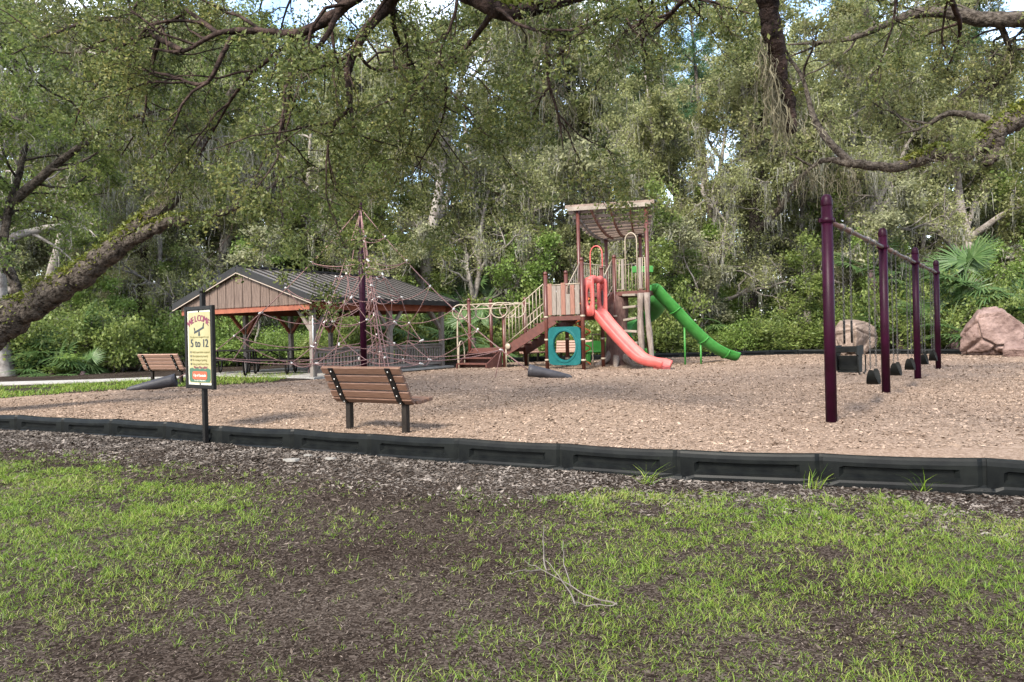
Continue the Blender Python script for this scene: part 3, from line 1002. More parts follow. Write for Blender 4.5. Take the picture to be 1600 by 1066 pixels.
for a in range(4):
    A = anchors[order[a]]
    path = sag(A, apex, 0.30, 14)
    for off in (-0.05, 0.05):
        side = Vector((-(A.y), A.x, 0)).normalized() * off
        MB().tube([p + side * (1 - i / 14) for i, p in enumerate(path)], RR, 5).build('stay_rope', 'rope', rc)
    for l, t in enumerate(lev_t):
        f = t * 14
        i = int(f)
        nodes[(a, l)] = path[i].lerp(path[i + 1], f - i)
rj = random.Random(5)
for a in range(4):
    rope(nodes[(a, 0)], nodes[((a + 1) % 4, 0)], 0.16)
    rope(nodes[(a, 4)], nodes[((a + 1) % 4, 4)], 0.12)
    rope(nodes[(a, 5)], nodes[((a + 1) % 4, 5)], 0.08)
rings = [(0.50, 1.75), (1.0, 1.40), (1.55, 1.15), (2.1, 0.95), (2.75, 0.62)]
inner = {}
a_first = math.atan2(anchors[0].y, anchors[0].x)
for l, (z, r_) in enumerate(rings):
    for a in range(8):
        ang_ = a_first + 2 * math.pi * (a + 0.5 * (l % 2)) / 8
        inner[(a, l)] = Vector((math.cos(ang_) * r_ * rj.uniform(0.9, 1.1), math.sin(ang_) * r_ * rj.uniform(0.9, 1.1), z + rj.uniform(-0.06, 0.06)))
for (a, l), ip in inner.items():
    rope(ip, inner[((a + 1) % 8, l)], 0.09 + 0.03 * rj.random(), 6)
    if l + 1 < len(rings):
        rope(ip, inner[(a if l % 2 else (a - 1) % 8, l + 1)], 0.02, 4)
        if (a + l) % 4 == 0:
            rope(ip, inner[((a + 1) % 8 if l % 2 else a, l + 1)], 0.02, 4)
    if a % 2 == 0 and l in (0, 1, 2, 3):
        rope(ip, nodes[(a // 2 % 4, (0, 1, 2, 3)[l])] if False else nodes[((a // 2), (1, 1, 2, 3)[l])], 0.12, 7)
    if (a + l) % 3 == 0:
        rope(ip, Vector((ip.x * 0.06, ip.y * 0.06, ip.z + 0.35)), 0.05, 5)
for a in range(4):
    rope(nodes[(a, 0)], Vector((nodes[(a, 0)].x * 0.95, nodes[(a, 0)].y * 0.95, 0.0)), 0.0, 3)
    rope(nodes[(a, 2)], nodes[(a, 0)] * 0.85, 0.06)
    rope(nodes[(a, 3)], inner[(2 * a, 2)], 0.10)
for k, b in enumerate((-1.2, -1.9, -2.5)):
    rope(apex - Vector((0, 0, 0.1)), Vector((math.cos(b) * 1.5, math.sin(b) * 1.5, 0.30)), 0.03)
me = MB().lathe([(0.022, -0.06), (0.026, -0.055), (0.026, 0.055), (0.022, 0.06)], 8).mesh('rope_clamp')
for key, p in list(nodes.items()) + list(inner.items()):
    if key[1] < 6 and rj.random() < 0.8:
        o = link('rope_clamp', me, 'clamp', rc)
        o.location = p
        o.rotation_euler = (rj.uniform(0, 3), rj.uniform(0, 3), 0)
for A in anchors[:2]:
    d = Vector((A.x, A.y, 0)).normalized()
    tail = A + d * 1.02
    tail.z = 0.03
    M = (A - tail).normalized().to_track_quat('Z', 'Y').to_matrix()
    Lb = (A - tail).length
    b = MB().lathe([(0.03, -0.06), (0.07, 0.0), (0.10, Lb * 0.3), (0.15, Lb * 0.9), (0.165, Lb), (0.145, Lb + 0.005), (0.12, Lb - 0.10)], 18, tail, M)
    b.build('anchor_boot', 'boot_rubber', rc)

# ------------------------------------------------------------------ picnic shelter
R0 = Vector((-5.55, 20.5, 0))
dP = Vector((0.53, 0.848, 0)).normalized()      # along the ridge
dQ = Vector((-dP.y, dP.x, 0))                   # across, towards the far left eave
LP, LQ, ZE, ZR = 6.9, 6.4, 2.30, 3.34
sh_ang = math.atan2(dP.y, dP.x)
sh = thing('picnic_shelter', 'open timber picnic shelter with dark standing seam metal roof', 'shelter', R0, sh_ang)   # local x along ridge, y across
def slope(y): return ZE + (ZR - ZE) * (1 - abs(y - LQ / 2) / (LQ / 2))
MB().box((LP / 2, LQ / 2, -0.06), (LP - 0.3, LQ - 0.3, 0.2)).build('floor_slab', 'concrete', sh)
for sgn in (0, 1):
    y0, y1 = (0, LQ / 2) if sgn == 0 else (LQ, LQ / 2)
    vs = [(0, y0, ZE), (LP, y0, ZE), (LP, y1, ZR), (0, y1, ZR)]
    vs += [(x, y, z - 0.07) for x, y, z in vs]
    rp = MB().add(vs, [(0, 1, 2, 3), (7, 6, 5, 4), (0, 4, 5, 1), (1, 5, 6, 2), (2, 6, 7, 3), (3, 7, 4, 0)]).build('roof', 'roof_metal', sh)
    npan = 20
    me = None
    for k in range(npan + 1):
        x = 0.03 + (LP - 0.06) * k / npan
        if me is None:
            me = MB().bar((0, y0, ZE + 0.020), (0, y1, ZR + 0.020), 0.028, 0.045).mesh('roof_seam')
        o = link('roof_seam', me, 'roof_dark', rp)
        o.location = (x, 0, 0)
    for x in (-0.02, LP + 0.02):
        MB().bar((x, y0, ZE - 0.06), (x, y1, ZR - 0.06), 0.035, 0.19).build('rake_board', 'roof_dark', sh)
        MB().bar((x + (0.005 if x < 0 else -0.005), y0, ZE - 0.175), (x + (0.005 if x < 0 else -0.005), y1, ZR - 0.175), 0.03, 0.035).build('rake_trim', 'fascia_line', sh)
    MB().box((LP / 2, y0 + (-0.02 if sgn == 0 else 0.02), ZE - 0.06), (LP + 0.04, 0.035, 0.16)).build('eave_board', 'roof_dark', sh)
MB().bar((-0.04, LQ / 2, ZR + 0.03), (LP + 0.04, LQ / 2, ZR + 0.03), 0.22, 0.05).build('ridge_cap', 'roof_dark', sh)
zb = ZE - 0.18
nb = 44                                                     # gable boards
for xg in (0.10, LP - 0.10):
    for k in range(nb):
        y0, y1 = 0.28 + (LQ - 0.56) * k / nb, 0.28 + (LQ - 0.56) * (k + 1) / nb - 0.010
        za, zc2 = slope(y0) - 0.10, slope(y1) - 0.10
        if min(za, zc2) < zb + 0.02: continue
        dx = 0.006 * (k % 3)
        vs = [(xg - 0.012 + dx, y0, zb), (xg - 0.012 + dx, y1, zb), (xg - 0.012 + dx, y1, zc2), (xg - 0.012 + dx, y0, za)]
        vs += [(x + 0.024, y, z) for x, y, z in vs]
        MB().add(vs, [(3, 2, 1, 0), (4, 5, 6, 7), (0, 1, 5, 4), (1, 2, 6, 5), (2, 3, 7, 6), (3, 0, 4, 7)]).build('gable_board', 'timber_grey', sh)
    MB().box((xg + 0.09, LQ / 2, zb - 0.05), (0.12, LQ - 0.5, 0.22)).build('tie_beam', 'timber_red', sh)
for y in (0.45, LQ - 0.45):
    MB().box((LP / 2, y, ZE - 0.21), (LP - 0.5, 0.13, 0.24)).build('side_beam', 'timber_red', sh)
for k in range(8):                                          # rafters under the roof
    x = 0.5 + (LP - 1.0) * k / 7
    for y0 in (0.15, LQ - 0.15):
        MB().bar((x, y0, slope(y0) - 0.14), (x, LQ / 2, ZR - 0.14), 0.05, 0.13).build('rafter', 'timber_red', sh)
posts = [(0.42, 0.45), (3.7, 0.45), (6.45, 0.45), (0.42, LQ - 0.45), (2.45, LQ - 0.45), (4.45, LQ - 0.45), (6.45, LQ - 0.45)]
for (x, y) in posts:
    MB().box((x, y, (ZE - 0.33) / 2), (0.15, 0.15, ZE - 0.33), bev=0.008).build('post', 'timber_rail', sh)
    for sx in (-1, 1):
        if 0.3 < x + sx * 0.7 < LP - 0.2:
            MB().bar((x + sx * 0.04, y, 1.35), (x + sx * 0.62, y, ZE - 0.30), 0.08, 0.10).build('knee_brace', 'timber_rail' if y < 1 else 'timber_red', sh)
    sy = 1 if y < 1 else -1
    MB().bar((x, y + sy * 0.04, 1.35), (x, y + sy * 0.62, ZE - 0.26), 0.08, 0.10).build('knee_brace', 'timber_rail' if y < 1 else 'timber_red', sh)
for x0, x1 in ((0.42, 3.7), (3.7, 6.45)):                    # railing along the near side
    MB().box(((x0 + x1) / 2, 0.45, 0.83), (x1 - x0 - 0.16, 0.14, 0.045)).build('handrail', 'timber_rail', sh)
    MB().box(((x0 + x1) / 2, 0.45, 0.75), (x1 - x0 - 0.16, 0.05, 0.09)).build('top_rail', 'timber_rail', sh)
    MB().box(((x0 + x1) / 2, 0.45, 0.17), (x1 - x0 - 0.16, 0.05, 0.09)).build('bottom_rail', 'timber_rail', sh)
    n = int((x1 - x0) / 0.135)
    me = MB().box((0, 0, 0), (0.045, 0.045, 0.48)).mesh('baluster')
    for k in range(1, n):
        o = link('baluster', me, 'timber_rail', sh)
        o.location = (x0 + (x1 - x0) * k / n, 0.45, 0.46)
MB().tube([(0.32, 0.33, 0.02), (0.32, 0.33, ZE - 0.1)], 0.022, 8).build('conduit', 'steel', sh)
fx = MB().lathe([(0.035, 0), (0.05, 0.05), (0.05, 0.12)], 10, (0.26, 0.40, 1.95), Matrix.Rotation(R(-70), 3, 'Y'))
fx.build('floodlight', 'clamp', sh)

def picnic_table(label, loc, rz):
    t = thing('picnic_table', label, 'picnic table', loc, rz, 'picnic tables under the shelter')
    L = 1.8
    MB().box((0, 0, 0.75), (L, 0.72, 0.045), bev=0.01).build('table_top', 'black_metal', t)
    for s in (-1, 1):
        MB().box((0, s * 0.72, 0.45), (L, 0.26, 0.04), bev=0.01).build('seat', 'black_metal', t)
    for x in (-0.62, 0.62):
        for s in (-1, 1):
            P = smooth_path([(x, s * 0.30, 0.72), (x, s * 0.34, 0.40), (x, s * 0.40, 0.10), (x, s * 0.52, 0.03), (x, s * 0.64, 0.10), (x, s * 0.70, 0.30), (x, s * 0.72, 0.43)], 4)
            MB().tube(P, 0.03, 7).build('leg', 'black_metal', t)
        MB().bar((x, -0.34, 0.36), (x, 0.34, 0.36), 0.04, 0.04).build('cross_brace', 'black_metal', t)
    for s in (-1, 1):
        MB().tube([(s * 0.60, 0, 0.36), (0.0, 0, 0.72)], 0.02, 6).build('diagonal_brace', 'black_metal', t)
    return t
for (x, y), lab in (((0.95, 2.9), 'black picnic table nearest the gable front of the shelter'), ((2.9, 2.0), 'black picnic table in the middle of the shelter behind the corner post'), ((1.2, 5.0), 'black picnic table farthest from the railing under the shelter')):
    w = R0 + dP * x + dQ * y
    picnic_table(lab, (w.x, w.y, 0.045), sh_ang - R(55) if x < 2 else sh_ang)

# small dark domed cart glimpsed beyond the path bench
p = gp(262, 572)
ct = thing('covered_grill', 'dark domed barbecue grill at the edge of the woods behind the bench', 'grill', (p.x, p.y, 0))
MB().lathe([(0.05, 0.42), (0.30, 0.5), (0.40, 0.62), (0.42, 0.68), (0.36, 0.84), (0.22, 0.93), (0.03, 0.96)], 16).build('bowl', 'car_dark', ct)
for k in range(3):
    a_ = k * 2.1
    MB().tube([(0.22 * math.cos(a_), 0.22 * math.sin(a_), 0.5), (0.36 * math.cos(a_), 0.36 * math.sin(a_), 0.0)], 0.022, 6).build('leg', 'black_metal', ct)
MB().tube([(-0.08, -0.12, 0.94), (-0.06, -0.12, 1.0), (0.06, -0.12, 1.0), (0.08, -0.12, 0.94)], 0.012, 6).build('handle', 'black_metal', ct)

# ------------------------------------------------------------------ play structure
EX, EY = 1.10, 23.40
pa = math.atan2(-0.6, 0.8)
ps = thing('play_structure', 'large play structure with red slide, green slide and slatted tower roof', 'play structure', (EX, EY, 0), pa)   # local x = s, y = t
def pole(x, y, top, r=0.062):
    o = MB().lathe([(r, -0.1), (r, top - 0.02)], 14, (x, y, 0)).build('post', 'post_brown', ps)
    MB().lathe([(r + 0.008, -0.06), (r + 0.008, -0.02), (r * 0.8, 0.02), (r * 0.35, 0.04)], 14, (x, y, top)).build('post_cap', 'post_brown', o)
    return o
ZL, ZT = 1.66, 2.44
POSTS = dict(E=(0, 0, 3.05), G=(1.35, 0, 3.40), F=(0, 1.2, 3.15), I=(1.35, 1.2, 3.2), C=(-1.7, 0, 1.75), D=(-1.7, 1.2, 2.35), A=(-3.2, 0, 2.35), B=(-3.2, 1.2, 2.35),
             H=(0, 2.05, 5.36), J=(1.35, 2.05, 3.62), K=(2.55, 2.05, 5.22), BL=(0.02, 3.9, 4.45), BR=(1.38, 3.9, 4.5))
for k, (x, y, t) in POSTS.items():
    o = pole(x, y, t)
cl = MB().lathe([(0.072, -0.028), (0.078, -0.02), (0.078, 0.02), (0.072, 0.028)], 14).mesh('clamp_band')
for k in 'EGFIJ':
    for z in (0.28, 0.92, ZL - 0.02):
        o = link('clamp_band', cl, 'beige_metal' if z < 1 else 'post_brown', ps)
        o.location = (POSTS[k][0], POSTS[k][1], z)
def deck(poly, z, name):
    n = len(poly)
    vs = [(x, y, z) for x, y in poly] + [(x, y, z - 0.14) for x, y in poly]
    fs = [tuple(range(n)), tuple(range(n, 2 * n))[::-1]] + [((i + 1) % n, i, n + i, n + (i + 1) % n) for i in range(n)]
    return MB().add(vs, fs).build(name, 'deck_brown', ps)
deck([(0.0, 0.0), (1.35, 0.0), (1.35, 1.2), (0.0, 1.2)], ZL, 'lower_deck')
deck([(0.0, 2.05), (1.35, 2.05), (2.55, 2.05), (2.3, 3.0), (1.38, 3.9), (0.02, 3.9)], ZT, 'tower_deck')
deck([(-3.2, 0.0), (-1.7, 0.0), (-1.7, 1.2), (-3.2, 1.2)], 0.66, 'transfer_platform')
# flight from the transfer platform to the lower deck
n = 6
for k in range(n):
    x = -1.7 + 1.7 * (k + 0.5) / n
    z = 0.66 + (ZL - 0.66) * (k + 0.6) / n
    MB().box((x, 0.6, z), (0.27, 1.04, 0.05)).build('stair_tread', 'deck_brown', ps)
for y in (0.03, 1.17):
    MB().bar((-1.78, y, 0.50), (0.30, y, ZL - 0.12 + 0.02), 0.05, 0.30).build('stringer', 'deck_brown', ps)
def railing(p, q, h, nbar, z_low=0.10, r=0.018):
    """sloping rail: top tube, bottom tube and uprights between two points on the stair line"""
    p, q = Vector(p), Vector(q)
    up = Vector((0, 0, 1))
    o = MB().tube([p + up * z_low, p + up * h, q + up * h, q + up * z_low], r * 1.25, 8).build('handrail', 'beige_metal', ps)
    MB().tube([p + up * z_low, q + up * z_low], r, 7).build('bottom_rail', 'beige_metal', o)
    me = None
    for k in range(1, nbar):
        s = p.lerp(q, k / nbar)
        if me is None:
            me = MB().tube([(0, 0, z_low), (0, 0, h)], r * 0.7, 6).mesh('baluster')
        b = link('baluster', me, 'beige_metal', o)
        b.location = s
for y in (-0.02, 1.22):
    railing((-1.62, y, 0.70), (-0.08, y, ZL + 0.05), 0.98, 11)
    MB().tube([(-1.62, y, 0.75), (-1.62, y, 0.0)], 0.024, 8).build('rail_leg', 'beige_metal', ps)
MB().lathe([(0.02, -0.03), (0.10, -0.03), (0.10, 0.03), (0.02, 0.03)], 14, (-1.52, -0.05, 0.72), Matrix.Rotation(R(90), 3, 'X')).build('bolt_cover', 'beige_metal', ps)
# steps up to the transfer platform
for k in range(3):
    MB().box((-2.45, -0.16 - 0.26 * k, 0.53 - 0.18 * k), (1.25, 0.29, 0.05)).build('step', 'deck_brown', ps)
    MB().box((-2.45, -0.03 - 0.26 * k, 0.44 - 0.18 * k), (1.25, 0.03, 0.16)).build('riser', 'deck_brown', ps)
for x in (-3.08, -1.82):
    MB().prism([(-0.02, 0.0), (-0.85, 0.0), (-0.85, 0.16), (-0.02, 0.62)], -0.02, 0.02, Matrix.Rotation(R(90), 3, 'Z'), (x, 0, 0)).build('step_side', 'deck_brown', ps)
P = smooth_path([(-3.02, -0.80, 0.0), (-3.02, -0.78, 0.72), (-3.02, -0.66, 0.92), (-3.02, -0.52, 0.72), (-3.02, -0.50, 0.1)], 5)
MB().tube(P, 0.022, 8).build('grab_loop', 'beige_metal', ps)
# overhead rails with ring handles between the tall posts of the transfer platform
for y in (0.0, 1.2):
    MB().tube([(-3.55, y, 2.16), (-1.55, y, 2.16)], 0.024, 8).build('overhead_rail', 'beige_metal', ps)
MB().tube([(-3.55, 0.0, 2.0), (-1.55, 0.0, 2.0)], 0.018, 8).build('overhead_rail', 'beige_metal', ps)
for x, y in ((-3.50, -0.12), (-3.42, 0.25), (-3.0, 0.5), (-1.75, -0.18), (-1.62, 0.12), (-1.45, 0.4)):
    n = 18
    ring = [(x + 0.27 * math.cos(6.283 * k / n) * 0.75, y + 0.27 * math.cos(6.283 * k / n) * 0.66, 1.92 + 0.25 * math.sin(6.283 * k / n)) for k in range(n)]
    MB().tube(ring, 0.022, 7, closed=True).build('ring_handle', 'beige_metal', ps)
P = smooth_path([(-3.62, -0.15, 0.0), (-3.62, -0.15, 1.2), (-3.60, -0.12, 1.7), (-3.5, -0.05, 2.0)], 4)
MB().tube(P, 0.028, 8).build('support_pole', 'beige_metal', ps)
# plank barrier along the front of the lower deck, two boards standing proud
w = 1.35 - 0.16
for k in range(7):
    x = 0.08 + w * (k + 0.5) / 7
    col = ('panel_brown', 'panel_grey', 'panel_grey', 'panel_brown', 'panel_grey', 'panel_brown', 'panel_grey')[k]
    top = 0.92 + (0.08 if k in (0, 3) else 0.0) - (0.28 if k == 4 else 0)
    b = MB()
    b.box((x, -0.02 - (0.012 if k % 2 else 0), ZL + 0.03 + top / 2), (w / 7 - 0.012, 0.03, top), bev=0.006)
    b.build('barrier_board', col, ps)
MB().tube([(0.05, 0.0, ZL + 0.98), (1.30, 0.0, ZL + 0.98)], 0.018, 7).build('barrier_rail', 'beige_metal', ps)
for xx in (0.63, 0.78):
    MB().tube([(xx, 0.012, ZL + 0.6), (xx, 0.012, ZL + 0.92)], 0.01, 6).build('barrier_bar', 'beige_metal', ps)
# teal panel with a round hole, between the front posts at ground level
n = 40
vs, fs = [], []
hw_, hh_ = 0.60, 0.60
def sq(a):
    c, s = math.cos(a), math.sin(a)
    e = 9.0
    k = (abs(c) ** e + abs(s) ** e) ** (-1 / e)
    return c * k * hw_, s * k * hh_
def ci(a, r): return math.cos(a) * r * 0.98, math.sin(a) * r * 1.08
rings = [(lambda a: sq(a), -0.035), (lambda a: ci(a, 0.50), -0.035), (lambda a: ci(a, 0.48), -0.055), (lambda a: ci(a, 0.43), -0.055), (lambda a: ci(a, 0.41), -0.02),
         (lambda a: ci(a, 0.41), 0.03), (lambda a: ci(a, 0.48), 0.045), (lambda a: sq(a), 0.03)]
for fn, y in rings:
    for k in range(n):
        x, z = fn(2 * math.pi * k / n + 0.001)
        vs.append((x + 0.675, y, z + 0.72))
for i in range(len(rings)):
    for k in range(n):
        j = (i + 1) % len(rings)
        fs.append((i * n + k, j * n + k, j * n + (k + 1) % n, i * n + (k + 1) % n))
tp = MB().add(vs, fs).build('teal_panel', 'teal_plastic', ps)
# red slide with its hooded entrance
def trough(path, half, depth, name, m, parent, lip=0.05, round_=False):
    P = np.array([list(p) for p in path], float)
    T = np.gradient(P, axis=0)
    T /= np.linalg.norm(T, axis=1)[:, None]
    if round_:
        prof = [(half + lip, 0.02), (half + lip * 0.5, 0.045), (half, 0.02)] + [(half * math.cos(a), -depth * math.sin(a)) for a in np.linspace(0.15, math.pi - 0.15, 11)] + [(-half, 0.02), (-half - lip * 0.5, 0.045), (-half - lip, 0.02)]
        prof += [((half + 0.035) * math.cos(a), -(depth + 0.035) * math.sin(a)) for a in np.linspace(math.pi - 0.05, 0.05, 13)]
    else:
        prof = [(half + lip, 0.0), (half + lip * 0.6, 0.035), (half + 0.01, 0.03), (half - 0.02, -0.06), (half - 0.05, -depth + 0.03), (half - 0.12, -depth), (0, -depth - 0.01),
                (-half + 0.12, -depth), (-half + 0.05, -depth + 0.03), (-half + 0.02, -0.06), (-half - 0.01, 0.03), (-half - lip * 0.6, 0.035), (-half - lip, 0.0),
                (-half - lip, -0.04), (-half - 0.02, -depth - 0.02), (-half + 0.08, -depth - 0.05), (half - 0.08, -depth - 0.05), (half + 0.02, -depth - 0.02), (half + lip, -0.04)]
    vs, fs, n = [], [], len(prof)
    for i in range(len(P)):
        side = np.cross(T[i], [0, 0, 1.0])
        side /= np.linalg.norm(side)
        up = np.cross(side, T[i])
        for a_, b_ in prof:
            vs.append(tuple(P[i] + side * a_ + up * b_))
    for i in range(len(P) - 1):
        for k in range(n):
            fs.append((i * n + k, (i + 1) * n + k, (i + 1) * n + (k + 1) % n, i * n + (k + 1) % n))
    fs += [tuple(range(n)), tuple(range((len(P) - 1) * n, len(P) * n))[::-1]]
    return MB().add(vs, fs, True).build(name, m, parent)
ty = 0.60
path = smooth_path([(1.35, ty, ZL + 0.20), (1.62, ty, ZL + 0.14), (1.95, ty, ZL - 0.22), (2.45, ty, 0.92), (2.95, ty, 0.46), (3.30, ty, 0.31), (3.62, ty, 0.27), (3.85, ty, 0.20)], 5)
rs = trough(path, 0.30, 0.17, 'red_slide', 'red_plastic', ps, lip=0.06)
MB().box((3.66, ty, 0.02), (0.34, 0.5, 0.16), bev=0.03).build('slide_foot', 'red_plastic', rs)
hood = MB()
for y in (ty - 0.40, ty + 0.40):
    poly = [(0, 0), (0.30, 0), (0.30, 0.35), (0.25, 0.7), (0.36, 0.95), (0.33, 1.12), (0.02, 1.12), (-0.02, 0.9), (-0.02, 0.3)]
    # side cheek with a long oval opening, built as a strip between outline and hole
    n = 28
    outl, hol = [], []
    for k in range(n):
        a_ = 2 * math.pi * k / n
        c, s = math.cos(a_), math.sin(a_)
        outl.append((0.15 + (0.17 + 0.05 * s * s) * math.copysign(abs(c) ** 0.55, c), 0.56 + 0.60 * math.copysign(abs(s) ** 0.45, s)))
        hol.append((0.15 + 0.065 * c, 0.55 + 0.28 * math.copysign(abs(s) ** 0.8, s)))
    vs, fs = [], []
    for yy in (y - 0.035, y + 0.035):
        vs += [(1.33 + x, yy, ZL + z) for x, z in outl] + [(1.33 + x, yy, ZL + z) for x, z in hol]
    for k in range(n):
        j = (k + 1) % n
        fs += [(k, j, n + j, n + k), (2 * n + j, 2 * n + k, 3 * n + k, 3 * n + j), (j, k, 2 * n + k, 2 * n + j), (n + k, n + j, 3 * n + j, 3 * n + k)]
    hood.add(vs, fs, True)
hood.tube(smooth_path([(1.48, ty - 0.42, ZL + 1.05), (1.52, ty - 0.22, ZL + 1.14), (1.53, ty, ZL + 1.08), (1.52, ty + 0.22, ZL + 1.14), (1.48, ty + 0.42, ZL + 1.05)], 5), 0.10, 12)
hood.build('slide_hood', 'red_plastic', rs)
# tower: stair from the lower deck, rails, barriers
for k in range(3):
    MB().box((0.675, 1.2 + 0.85 * (k + 0.5) / 3, ZL + (ZT - ZL) * (k + 0.7) / 3.2), (1.2, 0.29, 0.05)).build('stair_tread', 'deck_brown', ps)
for x in (0.05, 1.30):
    MB().bar((x, 1.1, ZL - 0.05), (x, 2.15, ZT - 0.05), 0.04, 0.24).build('stringer', 'deck_brown', ps)
    railing((x, 1.22, ZL + 0.06), (x, 2.0, ZT + 0.10), 0.95, 6)
def flat_rail(p, q, nbar, h=1.05, boards=()):
    p, q = Vector((*p, ZT)), Vector((*q, ZT))
    up = Vector((0, 0, 1))
    d = (q - p).normalized()
    a_, b_ = p + d * 0.08, q - d * 0.08
    o = MB().tube([a_ + up * 0.06, a_ + up * h, b_ + up * h, b_ + up * 0.06, a_ + up * 0.06], 0.02, 7).build('barrier_frame', 'beige_metal', ps)
    for k in range(1, nbar):
        s = a_.lerp(b_, k / nbar)
        if k in boards:
            MB().bar(s + up * 0.07, s + up * h, 0.10, 0.025, up=(-d.y, d.x, 0)).build('barrier_board', 'panel_grey', o)
        else:
            MB().tube([s + up * 0.06, s + up * h], 0.012, 6).build('barrier_bar', 'beige_metal', o)
flat_rail((1.35, 2.05), (1.85, 2.05), 3, boards=(2,))
flat_rail((2.12, 2.05), (2.55, 2.05), 3, boards=(1,))
flat_rail((0.0, 2.05), (0.02, 3.9), 12)
flat_rail((0.02, 3.9), (1.38, 3.9), 9)
arch = lambda x0, x1, y, z0, z1: [(x0, y, z0)] + [((x0 + x1) / 2 - (x1 - x0) / 2 * math.cos(a_), y, z1 + (x1 - x0) / 2 * 1.2 * math.sin(a_)) for a_ in np.linspace(0, math.pi, 9)] + [(x1, y, z0)]
MB().tube(arch(1.78, 2.20, 2.03, ZT + 0.02, ZT + 1.62), 0.022, 8).build('entry_arch', 'beige_metal', ps)
MB().tube(arch(0.42, 0.88, 2.1, ZT - 0.1, ZT + 1.30), 0.022, 8).build('coral_arch', 'red_plastic', ps)
MB().box((1.9, 3.0, ZT + 0.75), (0.70, 0.05, 0.22), Matrix.Rotation(R(30), 3, 'Z'), 0.02).build('green_crossbar', 'green_plastic', ps)
# leaning plank ladder, faux log and trunk below the tower
Lz0, Lz1 = 0.35, 2.30
for k in range(6):
    z = Lz0 + (Lz1 - Lz0) * k / 5.0
    x = 1.96 + 0.20 * (1 - k / 5.0)
    MB().box((x, 1.92 - 0.30 * (1 - k / 5), z), (0.46, 0.15, 0.075), Matrix.Rotation(R(random.uniform(-9, 4)), 3, 'Y'), 0.008).build('ladder_rung', 'roof_slat', ps)
lg = MB()
for (x0, x1, r) in ((2.38, 2.42, 0.10), (2.60, 2.78, 0.09)):
    P = [(x0 + (x1 - x0) * t + 0.02 * math.sin(7 * t + x0), 1.86 - 0.12 * t, 2.34 - 2.44 * t) for t in np.linspace(0, 1, 12)]
    lg.tube(P, [r * (1 + 0.12 * math.sin(5 * k + x0)) for k in range(12)], 9)
lg.build('log_climber', 'grey_bark_panel', ps)
tr = MB()
P = [(1.18 + 0.10 * math.sin(2.5 * t), 2.35, 2.32 - 2.42 * t) for t in np.linspace(0, 1, 16)]
rad = [0.30 + 0.10 * (1 - t) + 0.22 * t ** 5 + 0.03 * math.sin(11 * t) for t in np.linspace(0, 1, 16)]
V_, F_ = tube_np(np.array(P), np.array(rad), 18)
ang = np.arctan2(V_[:, 1] - 2.35, V_[:, 0] - 1.2)
V_[:, 0] += np.cos(ang) * 0.035 * np.sin(ang * 5 + V_[:, 2] * 2)
V_[:, 1] += np.sin(ang) * 0.035 * np.sin(ang * 5 + V_[:, 2] * 2)
tr.add(V_, F_, True)
trunk = tr.build('faux_trunk', 'fake_bark', ps)
for k, a_ in enumerate((-0.4, -1.1, -1.9, 0.5)):
    c, s = math.cos(a_), math.sin(a_)
    P = smooth_path([(1.2 + 0.15 * c, 2.35 + 0.15 * s, 0.55), (1.2 + 0.45 * c, 2.35 + 0.45 * s, 0.22), (1.2 + 0.8 * c, 2.35 + 0.8 * s, 0.06), (1.2 + 1.1 * c, 2.35 + 1.1 * s, -0.06)], 3)
    MB().tube(P, list(np.linspace(0.14, 0.06, len(P))), 8).build('faux_root', 'grey_bark_panel', trunk)
# slatted, dished roof
rf = thing('tower_roof', None, None)
rf.parent = ps
front_edge = lambda u: Vector((-0.32 + 3.10 * u, 2.05 - 0.12, 5.34 - 0.20 * u))
back_edge = lambda u: Vector((-0.22 + 1.78 * u, 3.98, 4.42 + 0.06 * u))
def roof_pt(u, v):
    p = front_edge(u).lerp(back_edge(u), v)
    p.z -= 0.50 * v * (1 - v) * 2 - 0.06
    return p
for v, hgt in ((0.0, 0.13), (1.0, 0.15)):
    MB().bar(roof_pt(0.0, v) - Vector((0, 0, 0.06)), roof_pt(1.0, v) - Vector((0, 0, 0.06)), 0.07, hgt).build('roof_beam', 'roof_slat', rf)
for u in (0.06, 0.28, 0.52, 0.76, 0.97):
    b = MB()
    for k in range(6):
        b.bar(roof_pt(u, k / 6) - Vector((0, 0, 0.01)), roof_pt(u, (k + 1) / 6) - Vector((0, 0, 0.01)), 0.05, 0.10)
    b.build('roof_rib', 'panel_brown' if 0.1 < u < 0.9 else 'roof_slat', rf)
for k in range(11):
    v = 0.02 + 0.96 * k / 10
    MB().bar(roof_pt(-0.04, v) + Vector((0, 0, 0.06)), roof_pt(1.04, v) + Vector((0, 0, 0.06 + 0.008 * (k % 2))), 0.055, 0.115).build('roof_slat', 'slat_brown', rf)
